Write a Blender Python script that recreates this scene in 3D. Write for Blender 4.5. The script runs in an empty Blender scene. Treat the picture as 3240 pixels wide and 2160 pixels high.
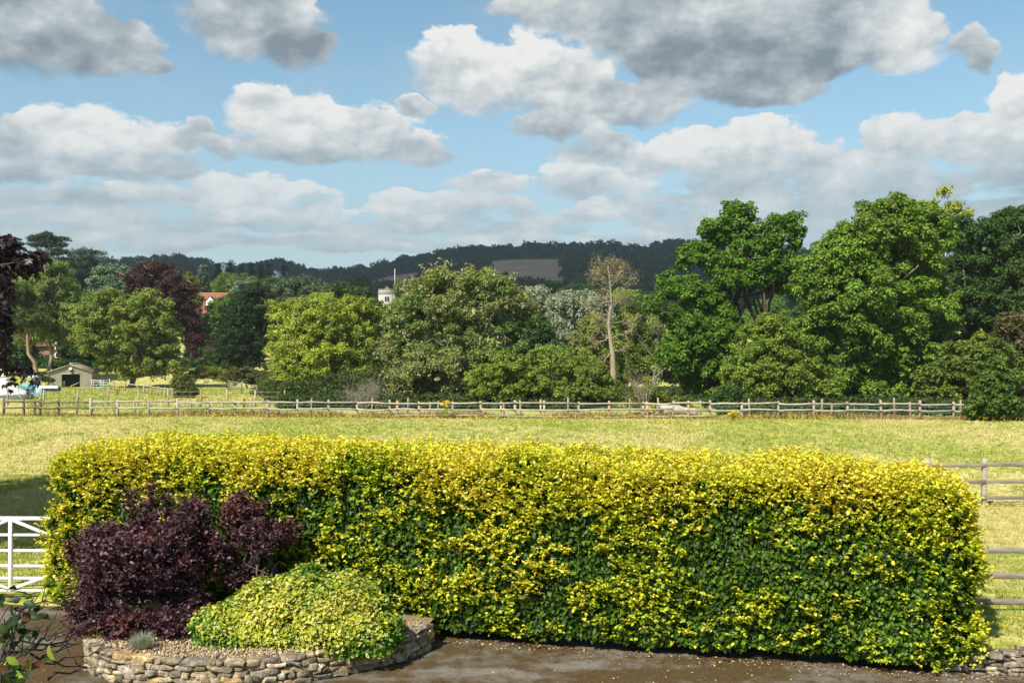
import bpy, bmesh, math, random
import numpy as np
from mathutils import Vector, Matrix

# ------------------------------------------------------------------ camera, world, sun
S = bpy.context.scene
COL = S.collection
R = math.radians
CAMZ = 4.5
FD = 35 / 36 * 2352.0          # focal length in survey units
CX, HY = 1176.0, 813.0         # survey centre and horizon
EXPOSURE = 0.95
SUN_AZ = R(-147)               # measured from +Y towards +X: behind the viewer, to the left
SUN_EL = R(46)

cam_d = bpy.data.cameras.new('camera'); cam = bpy.data.objects.new('camera', cam_d); COL.objects.link(cam)
cam.location = (0, 0, CAMZ); cam.rotation_euler = (R(90), 0, 0)
cam_d.lens = 35; cam_d.sensor_width = 36; cam_d.shift_y = 29 / 2352.0
cam_d.clip_end = 20000; cam_d.clip_start = 0.1
S.camera = cam
S.view_settings.view_transform = 'Standard'; S.view_settings.look = 'None'
S.view_settings.exposure = EXPOSURE; S.view_settings.gamma = 1
S.render.engine = 'CYCLES'
cy = S.cycles
cy.max_bounces = 6; cy.diffuse_bounces = 3; cy.glossy_bounces = 2; cy.transmission_bounces = 4
cy.transparent_max_bounces = 6; cy.volume_bounces = 1; cy.caustics_reflective = False; cy.caustics_refractive = False

sun_dir = Vector((math.sin(SUN_AZ) * math.cos(SUN_EL), math.cos(SUN_AZ) * math.cos(SUN_EL), math.sin(SUN_EL)))
sd = bpy.data.lights.new('sun', 'SUN'); sd.energy = 4.8; sd.angle = R(0.5); sd.color = (1.0, 0.93, 0.81)
sun = bpy.data.objects.new('sun', sd); COL.objects.link(sun); sun.location = (-20, -30, 60)
sun.rotation_euler = sun_dir.to_track_quat('Z', 'Y').to_euler()

# clouds of the sky: (x, y, half width, half height up, half height down, tone), as surveyed directions
CLOUDS = [
 (60,50,200,120,85,.30),(230,100,120,70,50,.34),(320,140,70,25,18,.3),
 (585,35,150,80,75,.5),(665,90,85,60,50,.2),
 (1250,15,130,50,35,.55),(1500,40,260,100,75,.5),(1800,50,330,110,100,.38),(1630,130,190,70,55,.04),(2070,80,105,95,75,.8),
 (1900,130,150,50,40,.28),(1720,195,150,35,30,.35),
 (1030,120,85,55,75,.9),(1130,185,120,55,70,.85),(1290,165,140,85,95,.85),(1390,235,170,60,50,.5),(1530,210,80,50,40,.62),
 (2225,85,45,45,40,.62),(2255,120,40,36,40,.55),
 (2340,230,80,60,70,1.0),(2250,320,170,60,60,.72),(2330,395,180,40,40,.22),(2060,330,100,60,60,.65),
 (1400,330,120,40,35,.65),(1270,285,90,25,30,.55),
 (1590,350,100,55,50,.85),(1740,335,150,75,60,.8),(1700,400,200,50,50,.5),(1900,375,110,60,60,.66),
 (20,310,90,60,70,.5),(190,300,130,70,60,.85),(310,325,105,55,60,.95),(220,370,220,55,38,.45),(60,390,140,35,26,.32),
 (620,260,100,66,60,.85),(730,270,95,62,70,.9),(860,295,100,70,50,.78),(950,330,90,40,40,.6),(720,330,200,30,28,.55),(950,232,40,22,24,.5),
 (455,312,34,34,30,.42),(420,330,50,26,24,.45),(500,345,50,18,16,.45),
 (560,425,105,42,40,.78),(700,450,68,40,40,.85),(400,440,150,35,40,.6),(230,440,120,28,40,.55),(80,440,130,26,40,.4),
 (330,500,300,30,40,.42),(80,500,160,34,50,.38),(640,500,220,26,40,.45),(500,548,350,18,22,.5),(930,470,85,36,50,.62),
 (900,520,150,40,40,.5),(820,540,60,26,30,.7),(1120,422,80,36,38,.66),(1080,490,150,44,40,.48),(1000,555,200,20,22,.5),
 (1340,408,95,42,38,.68),(1350,482,68,26,24,.62),(1230,520,110,22,18,.38),(1600,435,190,56,56,.55),(1850,450,250,56,60,.5),
 (2050,420,200,56,60,.5),(1650,500,190,46,50,.4),(1800,505,250,56,60,.5),(2200,450,250,46,60,.34),(1330,553,25,12,8,.75),
 (2250,530,220,60,80,.42),
 (640,545,170,16,20,.5),(780,505,80,26,26,.6),(430,478,120,26,28,.62),(700,515,120,22,24,.5),(180,520,160,24,30,.55),(1000,520,90,22,24,.55),(1180,545,120,14,16,.45),(150,550,200,18,24,.5),(860,570,160,14,16,.45),(1450,540,120,20,26,.5),(1550,470,110,40,44,.5),(1500,360,70,34,34,.6),
 # banks outside the picture so that the sky goes on
 (-500,100,350,140,120,.5),(-700,420,400,80,90,.5),(2850,150,320,140,120,.5),(3000,450,400,90,90,.5),(500,-420,350,140,120,.5),
 (1400,-300,450,160,120,.45),(2300,-450,350,150,120,.5),(-300,-380,350,160,120,.5),
]
def build_world():
    w = bpy.data.worlds.new('World'); S.world = w; w.use_nodes = True; w.cycles.sampling_method = 'MANUAL'; w.cycles.sample_map_resolution = 256
    nt = w.node_tree; N = nt.nodes; L = nt.links; N.clear()
    def node(t): return N.new(t)
    def put(sock, v):
        if isinstance(v, bpy.types.NodeSocket): L.new(v, sock)
        else: sock.default_value = v
    def m(op, a, b=None, c=None, clamp=False):
        n = node('ShaderNodeMath'); n.operation = op; n.use_clamp = clamp
        put(n.inputs[0], a)
        if b is not None: put(n.inputs[1], b)
        if c is not None: put(n.inputs[2], c)
        return n.outputs[0]
    def mixc(f, a, b):
        n = node('ShaderNodeMix'); n.data_type = 'RGBA'; put(n.inputs[0], f); put(n.inputs[6], a); put(n.inputs[7], b); return n.outputs[2]
    def sstep(v, lo, hi):
        n = node('ShaderNodeMapRange'); n.interpolation_type = 'SMOOTHSTEP'; put(n.inputs[0], v); n.inputs[1].default_value = lo; n.inputs[2].default_value = hi; return n.outputs[0]
    tc = node('ShaderNodeTexCoord'); sep = node('ShaderNodeSeparateXYZ'); L.new(tc.outputs['Generated'], sep.inputs[0])
    az0 = m('ARCTAN2', sep.outputs[0], sep.outputs[1]); el0 = m('ARCSINE', sep.outputs[2])
    cb = node('ShaderNodeCombineXYZ'); L.new(az0, cb.inputs[0]); L.new(m('MULTIPLY', el0, 1.5), cb.inputs[1])
    def noise(scale, detail, rough, off=(0, 0, 0)):
        v = node('ShaderNodeVectorMath'); v.operation = 'ADD'; L.new(cb.outputs[0], v.inputs[0]); v.inputs[1].default_value = off
        n = node('ShaderNodeTexNoise'); n.inputs['Scale'].default_value = scale; n.inputs['Detail'].default_value = detail; n.inputs['Roughness'].default_value = rough
        L.new(v.outputs[0], n.inputs['Vector']); return n
    wn = noise(10, 6, .55); ws = node('ShaderNodeSeparateColor'); L.new(wn.outputs['Color'], ws.inputs[0])
    az = m('MULTIPLY_ADD', m('SUBTRACT', ws.outputs[0], .5), .075, az0)
    el = m('MULTIPLY_ADD', m('SUBTRACT', ws.outputs[1], .5), .050, el0)
    D = None; SW = None; ST = None; SH = None
    for (px, py, a, bu, bd, tone) in CLOUDS:
        A = math.atan2(px - CX, FD); E = math.atan2(HY - py, math.hypot(FD, px - CX))
        k = math.cos(A)
        a_, bu_, bd_ = a / FD * k * k * 1.12, bu / FD * k * 1.12, bd / FD * k * 1.12
        dx = m('MULTIPLY_ADD', az, 1 / a_, -A / a_)
        du = m('MULTIPLY_ADD', el, 1 / bu_, -E / bu_); dd = m('MULTIPLY_ADD', el, -1 / bd_, E / bd_)
        dy = m('MAXIMUM', du, dd)
        g = m('SUBTRACT', 1.0, m('MULTIPLY_ADD', dx, dx, m('MULTIPLY', dy, dy)))
        D = g if D is None else m('SMOOTH_MAX', D, g, .25)
        wgt = m('MAXIMUM', m('ADD', g, .35), 0.0)
        wgt = m('MULTIPLY', wgt, wgt)
        h = m('MAXIMUM', m('MINIMUM', du, 1.0), -1.0)
        SW = wgt if SW is None else m('ADD', SW, wgt)
        ST = m('MULTIPLY', wgt, tone) if ST is None else m('MULTIPLY_ADD', wgt, tone, ST)
        SH = m('MULTIPLY', wgt, h) if SH is None else m('MULTIPLY_ADD', wgt, h, SH)
    iw = m('DIVIDE', 1.0, m('ADD', SW, .0004))
    tone = m('MULTIPLY', ST, iw); hgt = m('MULTIPLY', SH, iw)
    f1 = noise(15, 7, .52).outputs['Fac']; f2 = noise(15, 7, .52, (.012, -.020, 0)).outputs['Fac']
    f3 = noise(48, 7, .55).outputs['Fac']; f4 = noise(48, 7, .55, (.004, -.007, 0)).outputs['Fac']
    wisp = noise(7, 9, .62, (3.1, 1.7, .4)).outputs['Fac']
    def puff(scale, off=(0, 0, 0)):
        v = node('ShaderNodeVectorMath'); v.operation = 'ADD'; v.inputs[1].default_value = off
        wv = node('ShaderNodeVectorMath'); wv.operation = 'SCALE'; L.new(wn.outputs['Color'], wv.inputs[0]); wv.inputs['Scale'].default_value = .07
        L.new(cb.outputs[0], v.inputs[0]); a2 = node('ShaderNodeVectorMath'); a2.operation = 'ADD'; L.new(v.outputs[0], a2.inputs[0]); L.new(wv.outputs[0], a2.inputs[1])
        n = node('ShaderNodeTexVoronoi'); n.voronoi_dimensions = '2D'; n.feature = 'SMOOTH_F1'; n.inputs['Scale'].default_value = scale; n.inputs['Detail'].default_value = 3; n.inputs['Roughness'].default_value = .5; n.inputs['Lacunarity'].default_value = 2.3; n.inputs['Smoothness'].default_value = .5
        L.new(a2.outputs[0], n.inputs['Vector']); return n.outputs['Distance']
    v1 = puff(20)
    n1 = m('SUBTRACT', f1, .5); n3 = m('SUBTRACT', f3, .5); nv = m('SUBTRACT', .42, v1)
    top = sstep(hgt, -.5, .6)
    D = m('ADD', D, .10)
    far = sstep(el0, .25, .10)
    cb2 = node('ShaderNodeCombineXYZ'); L.new(az0, cb2.inputs[0]); L.new(m('MULTIPLY', el0, 3.6), cb2.inputs[1])
    bn = node('ShaderNodeTexNoise'); bn.inputs['Scale'].default_value = 17; bn.inputs['Detail'].default_value = 6; L.new(cb2.outputs[0], bn.inputs['Vector'])
    band = m('SUBTRACT', bn.outputs['Fac'], .5)
    D = m('SUBTRACT', D, m('MULTIPLY', m('MULTIPLY', far, .85), m('MAXIMUM', m('SUBTRACT', D, .28), 0.0)))
    D = m('MULTIPLY_ADD', m('MULTIPLY', far, 3.0), band, m('MULTIPLY_ADD', far, .08, D))
    D = m('MULTIPLY_ADD', n1, 1.5, D); D = m('MULTIPLY_ADD', n3, .55, D)
    D = m('MULTIPLY_ADD', nv, m('MULTIPLY_ADD', top, .75, .1), D)
    # crisp heads, soft feet
    soft = m('MULTIPLY_ADD', m('SUBTRACT', 1.0, top), .55, .32)
    alpha = m('DIVIDE', m('ADD', D, m('MULTIPLY', soft, .4)), soft, clamp=True)
    alpha = sstep(alpha, 0.0, 1.0)
    lit = m('MULTIPLY_ADD', m('SUBTRACT', f1, f2), 1.1, m('MULTIPLY', m('SUBTRACT', f3, f4), .35))
    lum = m('MULTIPLY_ADD', hgt, .22, m('ADD', tone, .09))
    lum = m('MULTIPLY_ADD', n1, .50, lum); lum = m('MULTIPLY_ADD', nv, .34, lum); lum = m('MULTIPLY_ADD', n3, .14, lum)
    lum = m('ADD', lum, lit); lum = m('MULTIPLY_ADD', m('MULTIPLY', far, 1.2), band, m('MULTIPLY_ADD', far, .10, lum))
    lum = m('MULTIPLY_ADD', m('MULTIPLY', sstep(D, .7, .0), top), .16, lum)
    lum = m('ADD', lum, .0, clamp=True)
    # low clouds pale out with distance
    lum = m('MULTIPLY_ADD', m('MULTIPLY', far, .28), m('SUBTRACT', .64, lum), lum)
    ramp = node('ShaderNodeValToRGB'); L.new(lum, ramp.inputs[0])
    k = 1 / 2 ** EXPOSURE
    def c(r, g, b): return (r * k, g * k, b * k, 1)
    e = ramp.color_ramp.elements
    e[0].position = 0; e[0].color = c(.23, .29, .34); e[1].position = 1; e[1].color = c(.88, .88, .86)
    for p, q in ((.25, (.36, .415, .455)), (.5, (.50, .56, .595)), (.75, (.69, .72, .73))):
        x = e.new(p); x.color = c(*q)
    sky = node('ShaderNodeTexSky'); sky.sky_type = 'NISHITA'; sky.sun_disc = False
    sky.sun_elevation = SUN_EL; sky.sun_rotation = SUN_AZ; sky.air_density = 1.0; sky.dust_density = .6; sky.ozone_density = 1.6
    sm = node('ShaderNodeVectorMath'); sm.operation = 'SCALE'; L.new(sky.outputs[0], sm.inputs[0]); sm.inputs['Scale'].default_value = .085
    tint = node('ShaderNodeVectorMath'); tint.operation = 'MULTIPLY'; L.new(sm.outputs[0], tint.inputs[0]); tint.inputs[1].default_value = (.88, 1.02, .93)
    # thin high veil and the pale band low over the land
    veil = m('MULTIPLY', sstep(wisp, .42, .75), .35)
    low = m('MULTIPLY', sstep(el0, .30, .03), .80)
    v = m('MAXIMUM', veil, low)
    base = mixc(v, tint.outputs[0], c(.50, .60, .66))
    # cut the clouds off below the horizon, where only ground reflects
    alpha = m('MULTIPLY', m('MULTIPLY', alpha, m('MULTIPLY_ADD', far, -.25, 1.0)), sstep(el0, -.02, .01))
    out = mixc(alpha, base, ramp.outputs[0])
    bg = node('ShaderNodeBackground'); L.new(out, bg.inputs[0]); bg.inputs[1].default_value = 1.0
    o = node('ShaderNodeOutputWorld'); L.new(bg.outputs[0], o.inputs[0])
build_world()

# ------------------------------------------------------------------ helpers
def at(px, py, d):
    return np.array([(px - CX) / FD * d, d, CAMZ - (py - HY) / FD * d])
def smooth(a, b, x):
    t = np.clip((x - a) / (b - a), 0, 1); return t * t * (3 - 2 * t)
def hedge_y(x): return 15.35 - .235 * x
def _h(ix, iy, iz, s):
    n = (ix * 73856093) ^ (iy * 19349663) ^ (iz * 83492791) ^ (s * 2654435761)
    n = (n ^ (n >> 13)) * 1274126177; n &= 0xffffffff
    n = (n ^ (n >> 16)) & 0xffffff
    return n / float(0xffffff)
def vnoise(p, s=0):
    p = np.asarray(p, float); i = np.floor(p).astype(np.int64); f = p - i; f = f * f * (3 - 2 * f); out = 0
    for dx in (0, 1):
        for dy in (0, 1):
            for dz in (0, 1):
                wgt = (f[..., 0] if dx else 1 - f[..., 0]) * (f[..., 1] if dy else 1 - f[..., 1]) * (f[..., 2] if dz else 1 - f[..., 2])
                out = out + wgt * _h(i[..., 0] + dx, i[..., 1] + dy, i[..., 2] + dz, s)
    return out
def fbm(p, o=4, s=0):
    p = np.asarray(p, float); a = .5; t = 0; n = 0
    for k in range(o):
        t = t + a * vnoise(p * 2 ** k + k * 17.3, s + k); n += a; a *= .5
    return t / n
RIDGE = np.array([(-900,610),(-400,600),(0,610),(180,600),(260,602),(330,600),(400,597),(470,604),(520,618),(600,609),(650,607),(700,627),(760,631),(850,620),
                  (900,603),(1000,588),(1100,576),(1200,570),(1300,570),(1400,566),(1480,578),(1510,566),(1560,562),(1700,565),(1900,580),(2352,600),(3200,610)], float)
def gz(x, y):
    """height of the land"""
    x = np.asarray(x, float); y = np.asarray(y, float)
    s = y - hedge_y(x)
    lft = smooth(-7.2, -8.6, x)
    up = .33 * (smooth(.9, 1.5, s) * (1 - lft) + lft * smooth(18, 34, y))
    rgt = smooth(6.1, 6.5, x)
    up = up * (1 - rgt) + rgt * .34 * smooth(.34, .5, s)
    z = up - .06 * (1 - smooth(.7, 1.0, s))
    z = z - .25 * smooth(68, 92, y)
    # rises to the village and then to the wooded ridge
    px = CX + x / np.maximum(y, 1) * FD
    rid = np.interp(px, RIDGE[:, 0], RIDGE[:, 1])
    e = np.interp(y, [0, 140, 175, 230, 300, 400, 520, 800, 1000, 1200, 1500, 1900, 2600], [0, 0, 3.2, 7.5, 11, 15, 21, 52, 76, 104, 150, 120, 60])
    sc = np.interp(y, [200, 600], [1, 0]) + np.interp(y, [200, 600], [0, 1]) * ((HY - rid - 2) / 2287 * 1500 + CAMZ) / 150
    z = z + e * sc
    z = z + (fbm(np.stack([x * .09, y * .09, 0 * x], -1), 3, 5) - .5) * .16 * smooth(17, 30, y)
    return z
def cset(o, label=None, cat=None, group=None, kind=None):
    if label: o['label'] = label
    if cat: o['category'] = cat
    if group: o['group'] = group
    if kind: o['kind'] = kind
    return o
def empty(name, loc, label, cat, group=None, rz=0):
    o = bpy.data.objects.new(name, None); COL.objects.link(o); o.location = tuple(float(v) for v in loc); o.rotation_euler = (0, 0, rz)
    o.empty_display_size = .3
    return cset(o, label, cat, group)
def link(name, me, mat, parent=None, mods=None):
    o = bpy.data.objects.new(name, me); COL.objects.link(o)
    if mat is not None: me.materials.append(mat)
    if parent is not None: o.parent = parent
    return o
def mesh_np(name, V, F, col=None, smoothf=False):
    """F: list of int arrays (n,k)"""
    me = bpy.data.meshes.new(name); V = np.asarray(V, np.float32)
    me.vertices.add(len(V)); me.vertices.foreach_set('co', V.ravel())
    idx = np.concatenate([np.asarray(f).ravel() for f in F]).astype(np.int32)
    tot = np.concatenate([np.full(len(f), f.shape[1]) for f in F]).astype(np.int32)
    st = np.concatenate([[0], np.cumsum(tot)[:-1]]).astype(np.int32)
    me.loops.add(len(idx)); me.loops.foreach_set('vertex_index', idx)
    me.polygons.add(len(tot)); me.polygons.foreach_set('loop_start', st); me.polygons.foreach_set('loop_total', tot)
    if smoothf: me.polygons.foreach_set('use_smooth', np.ones(len(tot), bool))
    me.update(calc_edges=True)
    if col is not None:
        ca = me.color_attributes.new('col', 'FLOAT_COLOR', 'POINT')
        c4 = np.ones((len(V), 4), np.float32); c4[:, :3] = col; ca.data.foreach_set('color', c4.ravel())
    me.validate()
    return me
class MB:
    """collects boxes, beams, tubes and loose faces into one mesh"""
    def __init__(s): s.v = []; s.f = {}; s.n = 0; s.c = []
    def add(s, V, F, c=(1, 1, 1)):
        V = np.asarray(V, float).reshape(-1, 3)
        for f in F:
            s.f.setdefault(len(f), []).append([i + s.n for i in f])
        s.v.append(V); s.c.append(np.tile(np.asarray(c, float), (len(V), 1))); s.n += len(V); return s
    def box(s, c, size, rz=0, col=(1, 1, 1)):
        x, y, z = np.asarray(size, float) / 2
        V = np.array([(-x,-y,-z),(x,-y,-z),(x,y,-z),(-x,y,-z),(-x,-y,z),(x,-y,z),(x,y,z),(-x,y,z)])
        ca, sa = math.cos(rz), math.sin(rz); V = V @ np.array([[ca, sa, 0], [-sa, ca, 0], [0, 0, 1]])
        return s.add(V + np.asarray(c, float), [(0,3,2,1),(4,5,6,7),(0,1,5,4),(1,2,6,5),(2,3,7,6),(3,0,4,7)], col)
    def beam(s, p, q, w, h, col=(1, 1, 1)):
        """box from p to q, w across (horizontal), h tall"""
        p = np.asarray(p, float); q = np.asarray(q, float); d = q - p; d /= np.linalg.norm(d)
        up = np.array([0, 0, 1.]) if abs(d[2]) < .95 else np.array([0, 1., 0])
        r = np.cross(d, up); r /= np.linalg.norm(r); u = np.cross(r, d)
        V = [a + r * i * w / 2 + u * j * h / 2 for a in (p, q) for (i, j) in ((-1,-1),(1,-1),(1,1),(-1,1))]
        return s.add(V, [(0,1,2,3),(7,6,5,4),(0,4,5,1),(1,5,6,2),(2,6,7,3),(3,7,4,0)], col)
    def tube(s, P, rad, k=6, col=(1, 1, 1), cap=True):
        P = np.asarray(P, float); n = len(P); rad = np.broadcast_to(rad, (n,))
        T = np.gradient(P, axis=0); T /= np.linalg.norm(T, axis=1)[:, None] + 1e-9
        ref = np.array([0.31, .2, .93]) if abs(T[:, 2]).mean() < .8 else np.array([.93, .3, .1])
        A = np.cross(T, ref); A /= np.linalg.norm(A, axis=1)[:, None] + 1e-9; B = np.cross(T, A)
        an = np.arange(k) / k * 2 * math.pi
        V = (P[:, None] + rad[:, None, None] * (A[:, None] * np.cos(an)[None, :, None] + B[:, None] * np.sin(an)[None, :, None])).reshape(-1, 3)
        F = [(i * k + j, i * k + (j + 1) % k, (i + 1) * k + (j + 1) % k, (i + 1) * k + j) for i in range(n - 1) for j in range(k)]
        if cap: F += [tuple(range(k - 1, -1, -1)), tuple((n - 1) * k + j for j in range(k))]
        return s.add(V, F, col)
    def build(s, name, mat, parent=None, smoothf=False, off=None, bevel=0):
        V = np.concatenate(s.v)
        if off is not None: V = V - np.asarray(off, float)
        me = mesh_np(name, V, [np.array(f) for f in s.f.values()], np.concatenate(s.c), smoothf)
        o = link(name, me, mat, parent)
        if bevel:
            b = o.modifiers.new('bevel', 'BEVEL'); b.width = bevel; b.segments = 1; b.limit_method = 'ANGLE'
        return o

# ------------------------------------------------------------------ materials
def nmat(name):
    mt = bpy.data.materials.new(name); mt.use_nodes = True; nt = mt.node_tree; nt.nodes.clear()
    out = nt.nodes.new('ShaderNodeOutputMaterial'); return mt, nt, out
def leaf_mat(name, trans=.3, rough=.5, spec=.35, tcol=(1.25, 1.15, .55)):
    mt, nt, out = nmat(name); N, L = nt.nodes, nt.links
    a = N.new('ShaderNodeAttribute'); a.attribute_name = 'col'
    p = N.new('ShaderNodeBsdfPrincipled'); p.inputs['Roughness'].default_value = rough; p.inputs['Specular IOR Level'].default_value = spec
    L.new(a.outputs['Color'], p.inputs['Base Color'])
    t = N.new('ShaderNodeBsdfTranslucent'); mx = N.new('ShaderNodeMix'); mx.data_type = 'RGBA'; mx.blend_type = 'MULTIPLY'; mx.inputs[0].default_value = 1
    L.new(a.outputs['Color'], mx.inputs[6]); mx.inputs[7].default_value = (*tcol, 1); L.new(mx.outputs[2], t.inputs[0])
    ms = N.new('ShaderNodeMixShader'); ms.inputs[0].default_value = trans
    L.new(p.outputs[0], ms.inputs[1]); L.new(t.outputs[0], ms.inputs[2]); L.new(ms.outputs[0], out.inputs[0])
    return mt
def ramp_mat(name, stops, scale=5, detail=6, rough=.8, bump=0, bscale=None, dist=.02, stretch=(1, 1, 1), attr=False, spec=.3, stops2=None, scale2=1, mixlo=.45, mixhi=.6, bands=None):
    """noise-driven colour; a second coarser noise may mix in another ramp"""
    mt, nt, out = nmat(name); N, L = nt.nodes, nt.links
    tc = N.new('ShaderNodeTexCoord'); mp = N.new('ShaderNodeMapping'); mp.inputs['Scale'].default_value = stretch; L.new(tc.outputs['Object'], mp.inputs[0])
    def nz(sc, de=detail):
        n = N.new('ShaderNodeTexNoise'); n.inputs['Scale'].default_value = sc; n.inputs['Detail'].default_value = de; n.inputs['Roughness'].default_value = .6
        L.new(mp.outputs[0], n.inputs['Vector']); return n.outputs['Fac']
    def rp(st, f):
        r = N.new('ShaderNodeValToRGB'); L.new(f, r.inputs[0]); e = r.color_ramp.elements
        e[0].position, e[0].color = st[0][0], (*st[0][1], 1); e[1].position, e[1].color = st[-1][0], (*st[-1][1], 1)
        for q, c in st[1:-1]: x = e.new(q); x.color = (*c, 1)
        return r.outputs[0]
    f = nz(scale); c = rp(stops, f)
    if stops2:
        r2 = rp(stops2, f); k = N.new('ShaderNodeMapRange'); k.inputs[1].default_value = mixlo; k.inputs[2].default_value = mixhi; L.new(nz(scale2, 5), k.inputs[0])
        mx = N.new('ShaderNodeMix'); mx.data_type = 'RGBA'; L.new(k.outputs[0], mx.inputs[0]); L.new(c, mx.inputs[6]); L.new(r2, mx.inputs[7]); c = mx.outputs[2]
    if attr:
        a = N.new('ShaderNodeAttribute'); a.attribute_name = 'col'; mx = N.new('ShaderNodeMix'); mx.data_type = 'RGBA'; mx.blend_type = 'MULTIPLY'; mx.inputs[0].default_value = 1
        L.new(c, mx.inputs[6]); L.new(a.outputs['Color'], mx.inputs[7]); c = mx.outputs[2]
    p = N.new('ShaderNodeBsdfPrincipled'); p.inputs['Roughness'].default_value = rough; p.inputs['Specular IOR Level'].default_value = spec
    L.new(c, p.inputs['Base Color']); L.new(p.outputs[0], out.inputs[0])
    if bump:
        b = N.new('ShaderNodeBump'); b.inputs['Strength'].default_value = bump; b.inputs['Distance'].default_value = dist
        h = nz(bscale or scale * 2)
        if bands:
            wv = N.new('ShaderNodeTexWave'); wv.bands_direction = bands[0]; wv.wave_profile = 'SAW'; wv.inputs['Scale'].default_value = bands[1]; wv.inputs['Distortion'].default_value = .3
            L.new(tc.outputs['Object'], wv.inputs[0]); ad = N.new('ShaderNodeMath'); ad.operation = 'ADD'; L.new(h, ad.inputs[0]); L.new(wv.outputs['Fac'], ad.inputs[1]); h = ad.outputs[0]
        L.new(h, b.inputs['Height']); L.new(b.outputs[0], p.inputs['Normal'])
    return mt
M = {}
M['leaf'] = leaf_mat('tree_leaf', .30, .62, .16, (1.35, 1.2, .45))
M['hedge'] = leaf_mat('hedge_leaf', .30, .42, .20, (1.35, 1.25, .35))
M['gloss'] = leaf_mat('glossy_leaf', .2, .42, .18)
M['purple'] = leaf_mat('purple_leaf', .15, .5, .35, (1.5, .6, .5))
M['needle'] = leaf_mat('needle', .1, .6, .25)
M['straw'] = leaf_mat('grass_blade', .3, .7, .15, (1.1, 1.05, .7))
M['bark'] = ramp_mat('bark', [(.3, (.06, .045, .033)), (.7, (.17, .14, .11))], 6, 6, .9, .6, 10, .05, (1, 1, .25))
M['palebark'] = ramp_mat('pale_bark', [(.3, (.15, .12, .085)), (.7, (.36, .30, .21))], 5, 6, .9, .5, 9, .05, (1, 1, .3))
M['tanbark'] = ramp_mat('tan_bark', [(.3, (.14, .09, .055)), (.7, (.34, .23, .14))], 5, 6, .9, .5, 9, .05, (1, 1, .3))
M['deadtwig'] = ramp_mat('dead_twig', [(.3, (.14, .115, .08)), (.7, (.33, .28, .19))], 8, 4, .9)
M['greytwig'] = ramp_mat('grey_twig', [(.3, (.12, .105, .08)), (.7, (.28, .25, .19))], 8, 4, .9)
M['darktwig'] = ramp_mat('dark_twig', [(.3, (.018, .015, .015)), (.7, (.05, .043, .04))], 8, 4, .85)
M['field'] = ramp_mat('dry_meadow', [(.32, (.17, .18, .035)), (.5, (.37, .33, .11)), (.66, (.54, .47, .22))], 3.2, 8, .95, .8, 9, .06, (1, .55, 1), spec=.1,
                      stops2=[(.32, (.11, .155, .022)), (.5, (.25, .28, .05)), (.68, (.45, .39, .11))], scale2=.09, mixlo=.42, mixhi=.6)
def drive_mat():
    mt, nt, out = nmat('mossy_asphalt'); N, L = nt.nodes, nt.links
    tc = N.new('ShaderNodeTexCoord')
    def nz(sc, de, ro=.6, st=(1, 1, 1)):
        mp = N.new('ShaderNodeMapping'); mp.inputs['Scale'].default_value = st; L.new(tc.outputs['Object'], mp.inputs[0]); n = N.new('ShaderNodeTexNoise'); n.inputs['Scale'].default_value = sc; n.inputs['Detail'].default_value = de; n.inputs['Roughness'].default_value = ro; L.new(mp.outputs[0], n.inputs['Vector']); return n.outputs['Fac']
    def rp(f, st):
        r = N.new('ShaderNodeValToRGB'); L.new(f, r.inputs[0]); e = r.color_ramp.elements; e[0].position, e[0].color = st[0][0], (*st[0][1], 1); e[1].position, e[1].color = st[-1][0], (*st[-1][1], 1)
        for q, c in st[1:-1]: x = e.new(q); x.color = (*c, 1)
        return r.outputs[0]
    grain = nz(95, 3, .7)
    moss = rp(grain, [(.30, (.012, .008, .003)), (.5, (.055, .036, .014)), (.62, (.12, .082, .035)), (.74, (.30, .23, .13))])
    tar = rp(grain, [(.30, (.035, .030, .024)), (.5, (.14, .125, .105)), (.62, (.23, .21, .18)), (.74, (.42, .39, .33))])
    a = N.new('ShaderNodeMath'); a.operation = 'MULTIPLY_ADD'; L.new(nz(3.5, 10, .68), a.inputs[0]); a.inputs[1].default_value = .55; L.new(nz(.55, 6, .55, (.7, 1.6, 1)), a.inputs[2])
    k = N.new('ShaderNodeMapRange'); k.inputs[1].default_value = .74; k.inputs[2].default_value = .90; L.new(a.outputs[0], k.inputs[0])
    mx = N.new('ShaderNodeMix'); mx.data_type = 'RGBA'; L.new(k.outputs[0], mx.inputs[0]); L.new(moss, mx.inputs[6]); L.new(tar, mx.inputs[7])
    p = N.new('ShaderNodeBsdfPrincipled'); p.inputs['Roughness'].default_value = .9; p.inputs['Specular IOR Level'].default_value = .2; L.new(mx.outputs[2], p.inputs['Base Color']); L.new(p.outputs[0], out.inputs[0])
    b = N.new('ShaderNodeBump'); b.inputs['Strength'].default_value = .8; b.inputs['Distance'].default_value = .01; L.new(grain, b.inputs['Height']); L.new(b.outputs[0], p.inputs['Normal']); return mt
M['drive'] = drive_mat()
M['wood'] = ramp_mat('weathered_wood', [(.25, (.17, .15, .125)), (.55, (.33, .30, .255)), (.8, (.45, .42, .37))], 5, 8, .9, .5, 20, .006, (.5, 4, 4), attr=True, spec=.15)
M['white'] = ramp_mat('white_paint', [(.30, (.34, .28, .20)), (.37, (.70, .69, .65)), (.6, (.80, .80, .78))], 9, 8, .45, .1, 30, .004)
M['canvas'] = ramp_mat('white_canvas', [(.3, (.50, .49, .47)), (.7, (.60, .60, .58))], 2, 4, .9)
M['stone'] = ramp_mat('rubble_stone', [(.28, (.28, .26, .22)), (.46, (.70, .66, .58)), (.58, (1.0, .95, .86)), (.66, (1.75, 1.75, 1.65))], 11, 8, .95, 1.0, 22, .03, attr=True, spec=.15)
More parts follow.
